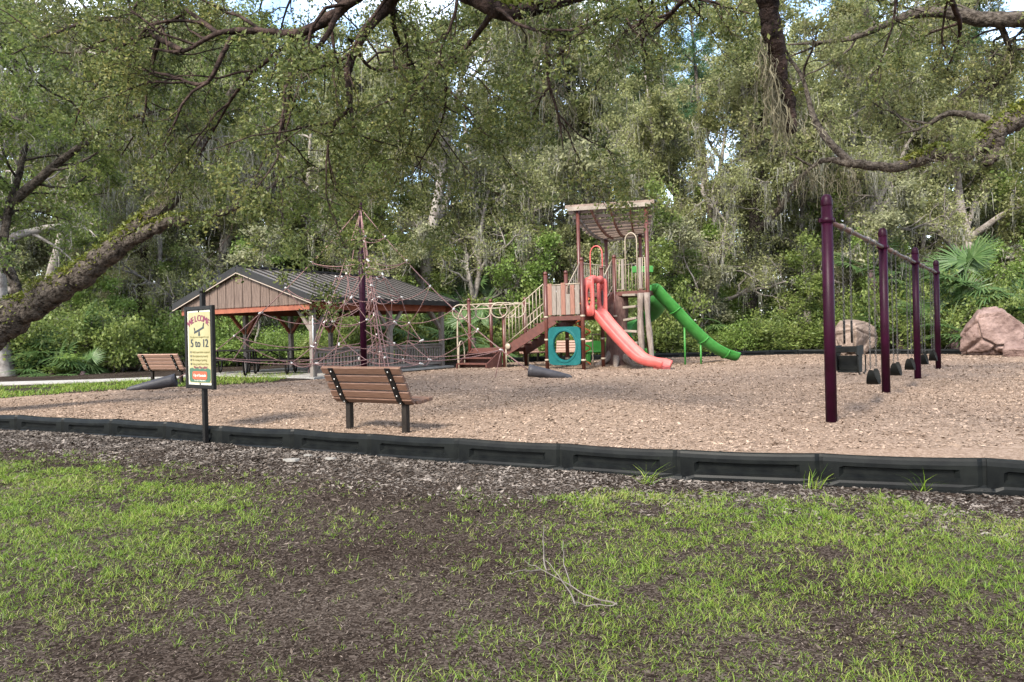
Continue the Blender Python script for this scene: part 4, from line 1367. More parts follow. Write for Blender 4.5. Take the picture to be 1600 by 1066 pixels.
# green slide to the right
def loc_of(v):
    d = Vector((v[0] - EX, v[1] - EY, 0))
    return Vector((d.x * 0.8 - d.y * 0.6, d.x * 0.6 + d.y * 0.8, v[2]))
s0 = Vector((4.55, 24.35, 2.72))
s1 = gp(1148, 566)
dirw = Vector((s1.x - s0.x, s1.y - s0.y, 0))
prof = [(0, 2.62), (0.08, 2.60), (0.18, 2.28), (0.36, 1.72), (0.55, 1.12), (0.72, 0.68), (0.86, 0.44), (0.95, 0.34), (1.02, 0.28)]
gpth = smooth_path([loc_of((s0.x + dirw.x * u, s0.y + dirw.y * u, z)) for u, z in prof], 4)
gs = trough(gpth, 0.28, 0.22, 'green_slide', 'green_plastic', ps, lip=0.05, round_=True)
for f_ in (0.10, 0.36, 0.58, 0.80):
    i = int(f_ * (len(gpth) - 1))
    seg = gpth[i:i + 2]
    T = (seg[1] - seg[0]) / np.linalg.norm(seg[1] - seg[0])
    side = np.cross(T, [0, 0, 1.0]); side /= np.linalg.norm(side)
    upv = np.cross(side, T)
    arc = [gpth[i] + side * 0.325 * math.cos(a_) - upv * 0.265 * math.sin(a_) for a_ in np.linspace(-0.05, math.pi + 0.05, 14)]
    MB().tube(arc, 0.024, 6).build('slide_band', 'green_plastic', gs)
for px, ptop in ((1065, 0.55), (1101, 0.72)):
    i = int(ptop * (len(gpth) - 1) * 0.78)
    q = gpth[i]
    MB().tube([(q[0], q[1], -0.1), (q[0], q[1], q[2] - 0.30)], 0.032, 8).build('slide_leg', 'green_plastic', gs)
# spiral green slide at the back of the tower and the orange corkscrew climber
P = [(1.05 + 0.62 * math.cos(a_), 4.35 + 0.62 * math.sin(a_), 2.40 - 2.05 * k / 26) for k, a_ in enumerate(np.linspace(-0.6, -0.6 + 6.4, 27))]
trough(P, 0.28, 0.28, 'spiral_slide', 'green_plastic', ps, lip=0.05, round_=True)
P = [(0.35 + 0.24 * math.cos(a_), 1.62 + 0.24 * math.sin(a_), 0.0 + 2.3 * k / 60) for k, a_ in enumerate(np.linspace(0, 4.2 * 2 * math.pi, 61))]
MB().tube(P, 0.024, 6).build('corkscrew_climber', 'orange_metal', ps)
MB().tube(smooth_path([(0.9, 1.32, 0.0), (0.9, 1.32, 0.95), (0.97, 1.32, 1.05), (1.3, 1.32, 1.05)], 4), 0.02, 7).build('grab_rail', 'beige_metal', ps)

# small green plastic bench beside the structure
p = gp(938, 570)
gb = thing('toddler_bench', 'small bright green plastic bench behind the foot of the red slide', 'bench', (p.x, p.y + 0.9, 0), R(8))
MB().box((0, 0, 0.42), (0.98, 0.40, 0.07), bev=0.03).build('seat', 'green_plastic', gb)
MB().prism([(-0.46, 0), (0.46, 0), (0.46, 0.16), (0.34, 0.30), (0.0, 0.36), (-0.34, 0.30), (-0.46, 0.16)], 0.17, 0.23, loc=(0, 0, 0.46)).build('backrest', 'green_plastic', gb)
for x in (-0.34, 0.34):
    MB().box((x, 0, 0.18), (0.15, 0.34, 0.42), bev=0.03).build('leg', 'green_plastic', gb)

# ------------------------------------------------------------------ swing set
sw_base = [gp(1299, 662), gp(1385, 624), gp(1435, 597.5), gp(1466, 577.5)]
a0, a3 = sw_base[0], sw_base[3]
sw_pts = [a0.lerp(a3, k / 3) for k in range(4)]
SWH = 2.74
sdir = (a3 - a0).normalized()
ss = thing('swing_set', 'dark purple swing frame of four posts and a top rail', 'swing set', a0)
for p in sw_pts:
    q = p - a0
    o = MB().lathe([(0.066, -0.25), (0.066, SWH - 0.10)], 18, q).build('post', 'purple_paint', ss)
    MB().lathe([(0.0665, -0.1), (0.069, -0.09), (0.069, -0.03), (0.054, 0.02), (0.028, 0.042), (0.006, 0.048)], 18, (q.x, q.y, SWH - 0.02)).build('post_cap', 'purple_paint', o)
    b = MB()
    b.lathe([(0.067, -0.035), (0.076, -0.032), (0.076, 0.032), (0.067, 0.035)], 18, (q.x, q.y, SWH - 0.29))
    for sgn in (-1, 1):
        b.box((q.x + sgn * 0.082, q.y, SWH - 0.29), (0.035, 0.03, 0.05), bev=0.006)
    b.build('clamp_collar', 'purple_paint', ss)
ZB = SWH - 0.29
for p, q in zip(sw_pts[:-1], sw_pts[1:]):
    MB().tube([p - a0 + sdir * 0.085 + Vector((0, 0, ZB)), q - a0 - sdir * 0.085 + Vector((0, 0, ZB))], 0.030, 10).build('top_rail', 'swing_rail', ss)
link_me = MB().tube([(0.011 * math.cos(a_), 0, 0.019 * math.sin(a_)) for a_ in np.linspace(0, 2 * math.pi, 9)[:-1]], 0.0045, 5, closed=True)
def chain_mesh(length):
    b = MB()
    n = int(length / 0.029)
    for k in range(n):
        z = -length * (k + 0.5) / n
        vs = [(x if k % 2 else y, y if k % 2 else x, zz + z) for x, y, zz in link_me.v]
        b.add(vs, link_me.f, True)
    return b.mesh('chain')
ch_long, ch_short = chain_mesh(ZB - 0.05 - 0.52), chain_mesh(ZB - 0.05 - 0.98)
perp = Vector((-sdir.y, sdir.x, 0))
sa = math.atan2(sdir.y, sdir.x)
def swing(bay, f, bucket, label):
    p = sw_pts[bay].lerp(sw_pts[bay + 1], f)
    t = thing('swing', label, 'swing', (p.x, p.y, ZB), sa, 'swings hanging from the purple frame')
    hwid = 0.24
    for s in (-1, 1):
        b = MB()
        b.lathe([(0.040, -0.035), (0.050, -0.03), (0.050, 0.03), (0.040, 0.035)], 12, (s * hwid, 0, 0), Matrix.Rotation(R(90), 3, 'Y'))
        b.box((s * hwid, 0, -0.055), (0.022, 0.03, 0.05), bev=0.004)
        b.build('hanger', 'chain', t)
        o = link('chain', ch_short if bucket else ch_long, 'chain', t)
        o.location = (s * hwid, 0, -0.05)
    if not bucket:
        z0 = -(ZB - 0.50)
        n = 17
        vs, fs = [], []
        prof = [((hwid - 0.02) * math.cos(a_), -0.215 * math.sin(a_)) for a_ in np.linspace(0, math.pi, n)]
        for i, (x, z) in enumerate(prof):
            wv = 0.022 + 0.068 * math.sin(math.pi * i / (n - 1)) ** 0.7
            for dy, dz in ((-wv, 0.0), (wv, 0.0), (wv, -0.016), (-wv, -0.016)):
                vs.append((x, dy, z0 + z + dz))
        for i in range(n - 1):
            for k in range(4):
                fs.append((i * 4 + k, i * 4 + (k + 1) % 4, (i + 1) * 4 + (k + 1) % 4, (i + 1) * 4 + k))
        fs += [(0, 1, 2, 3), tuple(range(4 * n - 4, 4 * n))[::-1]]
        MB().add(vs, fs).build('seat', 'rubber', t)
    else:
        z0 = -(ZB - 0.72)
        b = MB()
        b.prism([(-0.22, 0.19), (0.22, 0.19), (0.22, 0.08), (0.12, 0.06), (0.095, -0.16), (-0.095, -0.16), (-0.12, 0.06), (-0.22, 0.08)], -0.145, -0.125, loc=(0, 0, z0))
        b.prism([(-0.22, 0.19), (0.22, 0.19), (0.22, 0.10), (0.12, 0.08), (0.10, -0.14), (-0.10, -0.14), (-0.12, 0.08), (-0.22, 0.10)], 0.125, 0.145, loc=(0, 0, z0))
        for s in (-1, 1):
            b.box((s * 0.222, 0, z0 + 0.14), (0.022, 0.25, 0.07), bev=0.006)
        b.box((0, 0, z0 - 0.15), (0.19, 0.25, 0.025), bev=0.006)
        b.box((0, 0, z0 - 0.04), (0.05, 0.24, 0.20), bev=0.01)
        b.build('seat', 'rubber', t)
        for s in (-1, 1):
            MB().tube(smooth_path([(s * 0.24, -0.16, z0 + 0.06), (s * 0.25, -0.16, z0 - 0.10), (s * 0.20, -0.16, z0 - 0.17), (s * 0.10, -0.16, z0 - 0.175)], 4), 0.009, 6).build('side_strap', 'rubber', t)
            MB().tube([(s * hwid, 0, z0 + 0.22), (s * hwid * 0.98, 0, z0 + 0.52)], 0.014, 7).build('chain_sleeve', 'black_metal', t)
    return t
swing(0, 0.27, True, 'dark green toddler bucket swing in the nearest bay of the swing set')
swing(0, 0.72, False, 'black belt swing beside the toddler bucket swing')
swing(1, 0.27, False, 'nearer black belt swing in the middle bay of the swing set')
swing(1, 0.72, False, 'farther black belt swing in the middle bay of the swing set')
swing(2, 0.27, False, 'black belt swing just beyond the third purple post')
swing(2, 0.72, False, 'farthest black belt swing next to the last purple post')

# ------------------------------------------------------------------ climbing boulders
def boulder(name, label, loc, size, seed, m, rz=0.0, planes=15, groove=0.075):
    rr = np.random.default_rng(seed)
    import bmesh
    bm = bmesh.new()
    bmesh.ops.create_icosphere(bm, subdivisions=6, radius=1.0)
    D = np.array([v.co[:] for v in bm.verts])
    kk = np.arange(planes) + 0.5
    ph, th = np.arccos(1 - 2 * kk / planes), np.pi * (1 + 5 ** 0.5) * kk + seed
    N = unit(np.stack([np.cos(th) * np.sin(ph), np.sin(th) * np.sin(ph), np.cos(ph)], 1) + rr.normal(0, 0.28, (planes, 3)))
    dd = rr.uniform(0.76, 0.98, planes)
    cosv = D @ N.T
    dist = np.where(cosv > 0.08, dd / np.maximum(cosv, 0.08), 9.0)
    srt = np.sort(dist, axis=1)
    k = 22.0
    smin = -np.log(np.exp(-k * dist).sum(1)) / k
    gap = srt[:, 1] - srt[:, 0]
    smin = smin - groove * np.exp(-(gap / 0.040) ** 2) * (0.35 + 0.65 * (np.sin(D[:, 0] * 3 + seed) * np.sin(D[:, 1] * 3 + D[:, 2] * 2) > -0.25))
    smin += 0.03 * np.sin(D[:, 0] * 7 + D[:, 2] * 5 + seed) * np.sin(D[:, 1] * 6 + seed) + 0.012 * np.sin(D[:, 0] * 23 + seed) * np.sin(D[:, 2] * 19) * np.sin(D[:, 1] * 21)
    V = D * smin[:, None] * np.array(size)
    V[:, 2] += size[2] * 0.72
    for v, c in zip(bm.verts, V):
        v.co = c
    me = bpy.data.meshes.new(name)
    bm.to_mesh(me)
    bm.free()
    me.polygons.foreach_set('use_smooth', np.ones(len(me.polygons), bool))
    o = link(name, me, m)
    o.location = loc
    o.rotation_euler = (0, 0, rz)
    tag(o, label, 'boulder')
    return o
p = gp(1558, 556)
boulder('climbing_boulder', 'big reddish cracked climbing boulder before the fan palms', (p.x + 0.32, p.y + 0.6, -0.05), (1.30, 1.0, 1.04), 12, 'rock', 0.3, 24, 0.16)
boulder('footing_stone', 'small rounded reddish stone against the foot of the big boulder', gp(1592, 558) + Vector((0.05, 0, -0.08)), (0.50, 0.40, 0.34), 5, 'rock', 0.0, 11, 0.03)
p = gp(1342, 554)
boulder('climbing_boulder', 'pale grey climbing boulder seen behind the toddler swing', (p.x, p.y + 0.6, -0.05), (1.20, 0.9, 0.90), 31, 'rock_pale', 0.8, 22, 0.11)

# ------------------------------------------------------------------ trees
def finish_tree(t, W, leaves, bark, leafm, size, rg, moss=None, mossm='moss_strand', aspect=0.5):
    W.build('trunk', bark, t)
    C = np.concatenate(leaves)
    quads_obj('crown', leaf_quads(C, size, rg, aspect), leafm, t)
    if moss is not None and len(moss[0]):
        quads_obj('hanging_moss', moss_quads(moss[0], moss[1], moss[2], rg), mossm, t)['kind'] = 'stuff'

def moss_from(W_V, rg, n, lmin, lmax, zmin=2.5, per=9, spread=0.09):
    V = W_V[W_V[:, 2] > zmin]
    if len(V) == 0: return np.zeros((0, 3)), np.zeros(0)
    c = V[rg.integers(0, len(V), n)]
    P = np.repeat(c, per, 0) + rg.normal(0, spread, (n * per, 3)) * np.array([1, 1, 0.3])
    L = np.repeat(rg.uniform(lmin, lmax, n), per) * rg.beta(1.2, 2.0, n * per).clip(0.12, 1)
    return P, L

OAK = [dict(n=8, len=6.2, ang=(38, 72), lift=0.28, seg=8, wob=0.20, trop=0.0, r=0.20, sides=7, taper=0.45),
       dict(n=7, len=2.9, ang=(30, 65), lift=0.05, seg=6, wob=0.24, trop=-0.01, r=0.07, sides=5),
       dict(n=5, len=1.25, ang=(30, 70), seg=4, wob=0.28, trop=-0.03, r=0.022, sides=3, leaf=150, spread=0.17)]
SLIM = [dict(n=13, len=2.6, ang=(40, 75), lift=0.15, seg=6, wob=0.22, trop=0.0, r=0.07, sides=5, taper=0.3),
        dict(n=6, len=1.3, ang=(30, 65), seg=5, wob=0.26, trop=-0.02, r=0.025, sides=4),
        dict(n=3, len=0.7, ang=(30, 70), seg=3, wob=0.3, trop=-0.03, r=0.012, sides=3, leaf=85, spread=0.14)]
SAP = [dict(n=11, len=1.5, ang=(35, 70), lift=0.15, seg=5, wob=0.24, trop=0.0, r=0.03, sides=4, taper=0.4),
       dict(n=6, len=0.75, ang=(30, 70), seg=4, wob=0.3, trop=-0.02, r=0.012, sides=3, leaf=130, spread=0.16)]
PINE = [dict(n=26, len=2.8, ang=(55, 85), lift=0.10, seg=5, wob=0.14, trop=0.04, r=0.05, sides=4, taper=0.5),
        dict(n=6, len=0.8, ang=(30, 60), seg=3, wob=0.2, trop=0.05, r=0.016, sides=3, leaf=75, spread=0.13)]

def proto(name, cat, seed, H, r0, spec, t0, bark, leafm, size, lean=(0, 0), moss=0, wob=0.06, aspect=0.5, mlen=(0.6, 2.0)):
    rg = np.random.default_rng(seed)
    t = thing(name, None, cat)
    W, leaves = Wood(), []
    P, rad = limb(rg, (0, 0, -0.15), (lean[0], lean[1], 1), H, r0, 14, wob, 0.02, 0.18)
    rad = rad * (1 + 0.5 * np.exp(-np.arange(15) * 1.3))
    W.tube(P, rad, 10)
    sprout(rg, W, leaves, P, rad, 0, spec, t0)
    ms = None
    if moss:
        p, l = moss_from(np.concatenate(W.V), rg, moss, *mlen, zmin=H * 0.3)
        ms = (p, l, 0.032)
    finish_tree(t, W, leaves, bark, leafm, size, rg, ms, aspect=aspect)
    return t
def bush_proto(seed, H, Wd, nstem, leafm, size, n_leaf):
    rg = np.random.default_rng(seed)
    t = thing('woodland_bush', None, 'bush')
    W, leaves = Wood(), []
    sp = [dict(n=7, len=H * 0.42, ang=(25, 70), lift=0.1, seg=4, wob=0.3, trop=0.0, r=0.012, sides=3, leaf=n_leaf, spread=0.17)]
    for k in range(nstem):
        a = rg.uniform(0, 6.283)
        s = rg.uniform(0.1, 0.8) * Wd
        P, rad = limb(rg, (math.cos(a) * s * 0.5, math.sin(a) * s * 0.5, -0.05), (math.cos(a) * s / H, math.sin(a) * s / H, 1), H * rg.uniform(0.55, 1.05), 0.022, 7, 0.16, 0.0)
        W.tube(P, rad, 4)
        sprout(rg, W, leaves, P, rad, 0, sp, 0.12)
    W.build('stems', 'twig', t)
    quads_obj('foliage', leaf_quads(np.concatenate(leaves), size, rg, 0.55), leafm, t)
    return t

_used = {}
def place(pr, x, y, rz, sc, label, group, name=None, tilt=(0, 0)):
    o = pr if pr.name not in _used else copy_tree(pr)
    _used[pr.name] = 1
    o.location = (x, y, float(ground_z(x, y)) if y < 30 else 0.0)
    o.rotation_euler = (tilt[0], tilt[1], rz)
    o.scale = (sc[0], sc[0], sc[1]) if isinstance(sc, tuple) else (sc, sc, sc)
    tag(o, label, None, group)
    return o
oaks = [proto('live_oak', 'tree', 101, 11.5, 0.36, OAK, 0.26, 'bark_pale', 'oak_leaf', 0.128, (0.10, 0.0), 170),
        proto('live_oak', 'tree', 102, 12.5, 0.40, OAK, 0.30, 'bark', 'wood_leaf', 0.128, (-0.14, 0.05), 200),
        proto('live_oak', 'tree', 103, 12.0, 0.33, OAK, 0.24, 'bark_pale', 'wood_leaf', 0.125, (0.05, -0.1), 230)]
slims = [proto('woodland_tree', 'tree', 111, 12.5, 0.17, SLIM, 0.28, 'bark_pale', 'wood_leaf', 0.13, (0.05, 0), 120, 0.07),
         proto('woodland_tree', 'tree', 112, 11.5, 0.15, SLIM, 0.20, 'bark', 'bush_leaf', 0.13, (-0.08, 0), 90, 0.08)]
saps = [proto('woodland_sapling', 'tree', 121, 5.6, 0.06, SAP, 0.12, 'twig', 'bush_leaf', 0.115, (0.08, 0), 40, 0.10, mlen=(0.2, 0.8)),
        proto('woodland_sapling', 'tree', 122, 4.8, 0.05, SAP, 0.10, 'twig', 'bright_leaf', 0.115, (-0.1, 0), 30, 0.12, mlen=(0.2, 0.8)),
        proto('woodland_sapling', 'tree', 123, 6.2, 0.06, SAP, 0.14, 'bark_pale', 'far_leaf', 0.115, (0.0, 0.1), 60, 0.12, mlen=(0.2, 1.0))]
BARE = [dict(OAK[0], n=9, len=4.6, wob=0.30), dict(OAK[1], n=8, len=2.4, wob=0.34), dict(OAK[2], n=5, len=1.1, leaf=45, spread=0.22)]
bare = proto('thin_leaved_oak', 'tree', 151, 10.0, 0.22, BARE, 0.22, 'bark_ash', 'wood_leaf', 0.12, (0.12, 0.0), 190, 0.12)
pine = proto('pine_tree', 'tree', 131, 21, 0.24, PINE, 0.52, 'bark', 'pine_leaf', 0.30, (0.0, 0.02), 0, 0.02, aspect=0.10)
bushes = [bush_proto(141, 1.9, 1.5, 9, 'bush_leaf', 0.10, 95), bush_proto(142, 1.5, 1.6, 9, 'bright_leaf', 0.095, 90), bush_proto(143, 2.4, 1.4, 9, 'bush_leaf', 0.115, 95)]

def zone(px):
    for lim, z in ((60, 'behind the leaning oak'), (210, 'beyond the path at the far left'), (330, 'behind the bench on the path'), (450, 'behind the gable end of the shelter'), (570, 'behind the middle of the shelter'),
                   (690, 'behind the railing end of the shelter'), (790, 'behind the ring handles'), (870, 'behind the stairs'), (960, 'behind the red slide'), (1030, 'behind the slatted tower'),
                   (1120, 'behind the green slide'), (1210, 'behind the foot of the green slide'), (1300, 'between the green slide and the swings'), (1390, 'behind the nearest swing bay'), (1480, 'behind the far swing posts')):
        if px < lim: return z
    return 'behind the big boulder'
def X_at(px, y):
    return (px - 800) / F_PX * y
rp = np.random.default_rng(55)
# oaks one can pick out by their trunks
KEY = [(0, 330, 36, 'pale oak with a leaning trunk rising behind the shelter roof', 0.9, 2.2), (2, 655, 36, 'big pale oak with spreading limbs behind the shelter', 1.25, 0.4),
       (1, 1158, 37, 'dark vine wrapped oak standing in the woods behind the green slide', 1.1, 3.0)]
for i, px, y, lab, s, rz in KEY:
    place(oaks[i], X_at(px, y), y, rz, s, lab, None)
G = 'trees in the woods behind the playground'
for i, px, y, s, rz in ((2, 60, 32, 0.95, 1.0), (1, 190, 38, 1.15, 4.0), (0, 455, 41, 1.1, 0.9), (2, 560, 44, 1.25, 2.7), (0, 775, 43, 1.2, 5.0), (1, 905, 39, 1.0, 0.6), (2, 1040, 42, 1.25, 3.9),
                        (0, 1105, 37, 1.0, 1.8), (2, 1330, 38, 1.15, 5.5), (1, 1440, 42, 1.3, 2.2), (0, 1545, 37, 1.1, 3.6), (2, 1680, 35, 1.05, 0.2), (1, -90, 33, 1.1, 2.9), (0, 120, 35, 1.35, 2.0), (2, 15, 37, 1.5, 4.4), (1, 620, 47, 1.55, 0.3), (0, 1400, 48, 1.6, 4.1), (2, 960, 50, 1.5, 2.0), (1, 830, 48, 1.6, 3.1), (0, 300, 44, 1.6, 5.2), (2, 480, 52, 1.8, 1.2), (1, 1130, 52, 1.75, 0.8), (0, 1560, 46, 1.7, 2.4), (1, 60, 44, 1.7, 5.6), (2, 1290, 53, 1.8, 3.7), (0, 150, 50, 1.9, 0.7), (0, 1240, 47, 1.4, 1.1),
                        (1, 380, 50, 1.5, 3.3), (2, 700, 54, 1.4, 1.5)):
    place(oaks[i], X_at(px, y), y, rz, s, 'broad leafy oak in the woods ' + zone(px), G)
for k in range(17):
    px = -120 + 1840 * (k + rp.uniform(0.1, 0.9)) / 17
    y = rp.uniform(34, 50)
    place(slims[k % 2], X_at(px, y), y, rp.uniform(0, 6.28), (rp.uniform(0.8, 1.15), rp.uniform(0.95, 1.4)), 'slender grey trunked tree in the woods ' + zone(px), G)
for px, y, s, rz in ((250, 34.5, 0.85, 0.5), (715, 34.5, 1.0, 2.0), (842, 36, 1.05, 3.9), (1000, 36.5, 1.0, 5.2), (1095, 35, 0.9, 1.0), (1260, 36, 1.0, 2.8), (1430, 34, 0.95, 4.5), (590, 38, 1.1, 0.2)):
    place(bare, X_at(px, y), y, rz, s, 'thin leaved grey oak hung with moss ' + zone(px), 'thin leaved oaks in the woods')
for px, y, s in ((885, 44, 1.0), (1132, 46, 1.12), (1292, 42, 1.0), (1500, 44, 1.05), (1010, 55, 1.1), (240, 52, 1.1), (800, 58, 1.1)):
    place(pine, X_at(px, y), y, rp.uniform(0, 6.28), s, 'tall straight pine rising above the oaks ' + zone(px), 'pines behind the playground')
GS = 'saplings along the edge of the woods'
for k in range(58):
    px = -140 + 1880 * (k % 29 + rp.uniform(0, 1)) / 29
    edge = max(float(back_y(X_at(px, 31))), 28.5) if px < 560 else max(float(back_y(X_at(px, 32))), 31.0)
    if 200 < px < 620: edge = 31.5
    y = edge + (rp.uniform(1.5, 5.0) if k < 29 else rp.uniform(6, 14))
    big = 1.0 if k < 29 else 1.5
    place(saps[int(rp.integers(0, 3))], X_at(px, y), y, rp.uniform(0, 6.28), (rp.uniform(0.9, 1.35) * big, rp.uniform(0.8, 1.25) * big), ('young leafy tree ' if k < 29 else 'taller young tree farther back ') + zone(px), GS)
GBU = 'bushes along the edge of the woods'
for k in range(60):
    px = -140 + 1880 * (k % 30 + rp.uniform(0, 1)) / 30
    edge = 28.0 if px < 200 else (31.0 if px < 620 else max(float(back_y(X_at(px, 31))) + 0.9, 31.0))
    if px > 1420: edge = 27.9
    y = edge + (rp.uniform(0.2, 1.2) if k < 30 else rp.uniform(1.5, 4.0))
    place(bushes[int(rp.integers(0, 3))], X_at(px, y), y, rp.uniform(0, 6.28), (rp.uniform(0.7, 1.4), rp.uniform(0.5, 1.7)), ('leafy bush at the wood edge ' if k < 30 else 'leafy bush deeper in the woods ') + zone(px), GBU)
# the wood goes on behind as one mass
rg = np.random.default_rng(77)
nc = 1050
cx, cy = rg.uniform(-62, 62, nc), rg.uniform(52, 66, nc)
cz = np.abs(rg.normal(0, 1, nc)) * 4.2 + rg.uniform(0, 2.5, nc)
C = np.repeat(np.stack([cx, cy, cz], 1), 95, 0) + rg.normal(0, 0.95, (nc * 95, 3))
C = C[C[:, 2] > 0]
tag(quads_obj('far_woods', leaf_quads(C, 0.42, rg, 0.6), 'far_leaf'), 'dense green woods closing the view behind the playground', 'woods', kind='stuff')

# ------------------------------------------------------------------ the three oaks that reach over the playground
NEAR = [dict(n=7, len=1.9, ang=(30, 75), lift=-0.05, seg=7, wob=0.24, trop=-0.02, r=0.026, sides=5, taper=0.3),
        dict(n=6, len=0.85, ang=(25, 65), seg=5, wob=0.28, trop=-0.05, r=0.010, sides=3, leaf=12, spread=0.07),
        dict(n=4, len=0.36, ang=(25, 65), seg=2, wob=0.3, trop=-0.05, r=0.005, sides=3, leaf=36, spread=0.055)]
def near_oak(name, label, loc, limbs, seed, bark, leafm, spec, leaf, fern=None, thick=1.0, moss=(160, 0.25, 0.9), mossm='moss_strand', extra_moss=()):
    """limbs: (points in world space, radii, children factor)"""
    rg = np.random.default_rng(seed)
    t = thing(name, label, 'tree', loc)
    o = np.array(list(loc))
    W, leaves, main = Wood(), [], []
    for pts, rad, k, t0 in limbs:
        P = smooth_path([Vector(p) for p in pts], 6) - o
        n = len(P)
        rr = np.interp(np.linspace(0, 1, n), np.linspace(0, 1, len(rad)), rad) * thick
        jit = rg.normal(0, 1, (n, 3)) * rr[:, None] * 0.10
        jit[0] = 0
        P = P + jit
        rr = rr * (1 + 0.04 * np.sin(np.arange(n) * 1.1) + rg.normal(0, 0.025, n))
        if rad[0] > 0.08:
            m2 = 5
            u2 = np.linspace(0, n - 1, (n - 1) * m2 + 1)
            P2 = np.stack([np.interp(u2, np.arange(n), P[:, q]) for q in range(3)], 1)
            r2 = np.interp(u2, np.arange(n), rr)
            W.tube(P2, r2, 20)
            rep_r = np.repeat(r2, 20)[:, None]
            W.V[-1] += rg.normal(0, 0.045, W.V[-1].shape) * rep_r
        else:
            W.tube(P, rr, 8)
        main.append((P, rr))
        if k > 0:
            sp = [dict(s) for s in spec]
            sp[0]['n'] = spec[0]['n'] * k
            sprout(rg, W, leaves, P, rr, 0, sp, t0)
    p, l = moss_from(np.concatenate([v for v in W.V if len(v) < 60]), rg, moss[0], moss[1], moss[2], zmin=1.9, per=9, spread=0.06)
    for em in extra_moss:
        c = np.array(list(em[0])) - o
        q = np.array(list(em[1])) - o
        n = em[2]
        p = np.concatenate([p, c + (q - c) * rg.uniform(0, 1, n)[:, None] + rg.normal(0, em[4] if len(em) > 4 else 0.07, (n, 3))])
        l = np.concatenate([l, rg.uniform(0.3, 1.0, n) * em[3]])
    finish_tree(t, W, leaves, bark, leafm, leaf, rg, (p, l, 0.016), mossm)
    if fern:
        fc = []
        for i, lo, hi, n in fern:
            P, rr = main[i]
            u = rg.uniform(lo, hi, n) * (len(P) - 1)
            j = np.clip(u.astype(int), 0, len(P) - 2)
            c = P[j] + (P[j + 1] - P[j]) * (u - j)[:, None]
            rad = rr[j]
            a = rg.normal(0, 0.8, n)
            c = c + np.stack([rg.normal(0, 0.5, n) * rad, -np.sin(a) * rad, np.cos(a) * rad * 1.0 + rg.uniform(0, 0.05, n)], 1)
            fc.append(c)
        quads_obj('resurrection_fern', leaf_quads(np.concatenate(fc), 0.075, rg, 0.4, 0.8), 'fern_leaf', t)
    return t

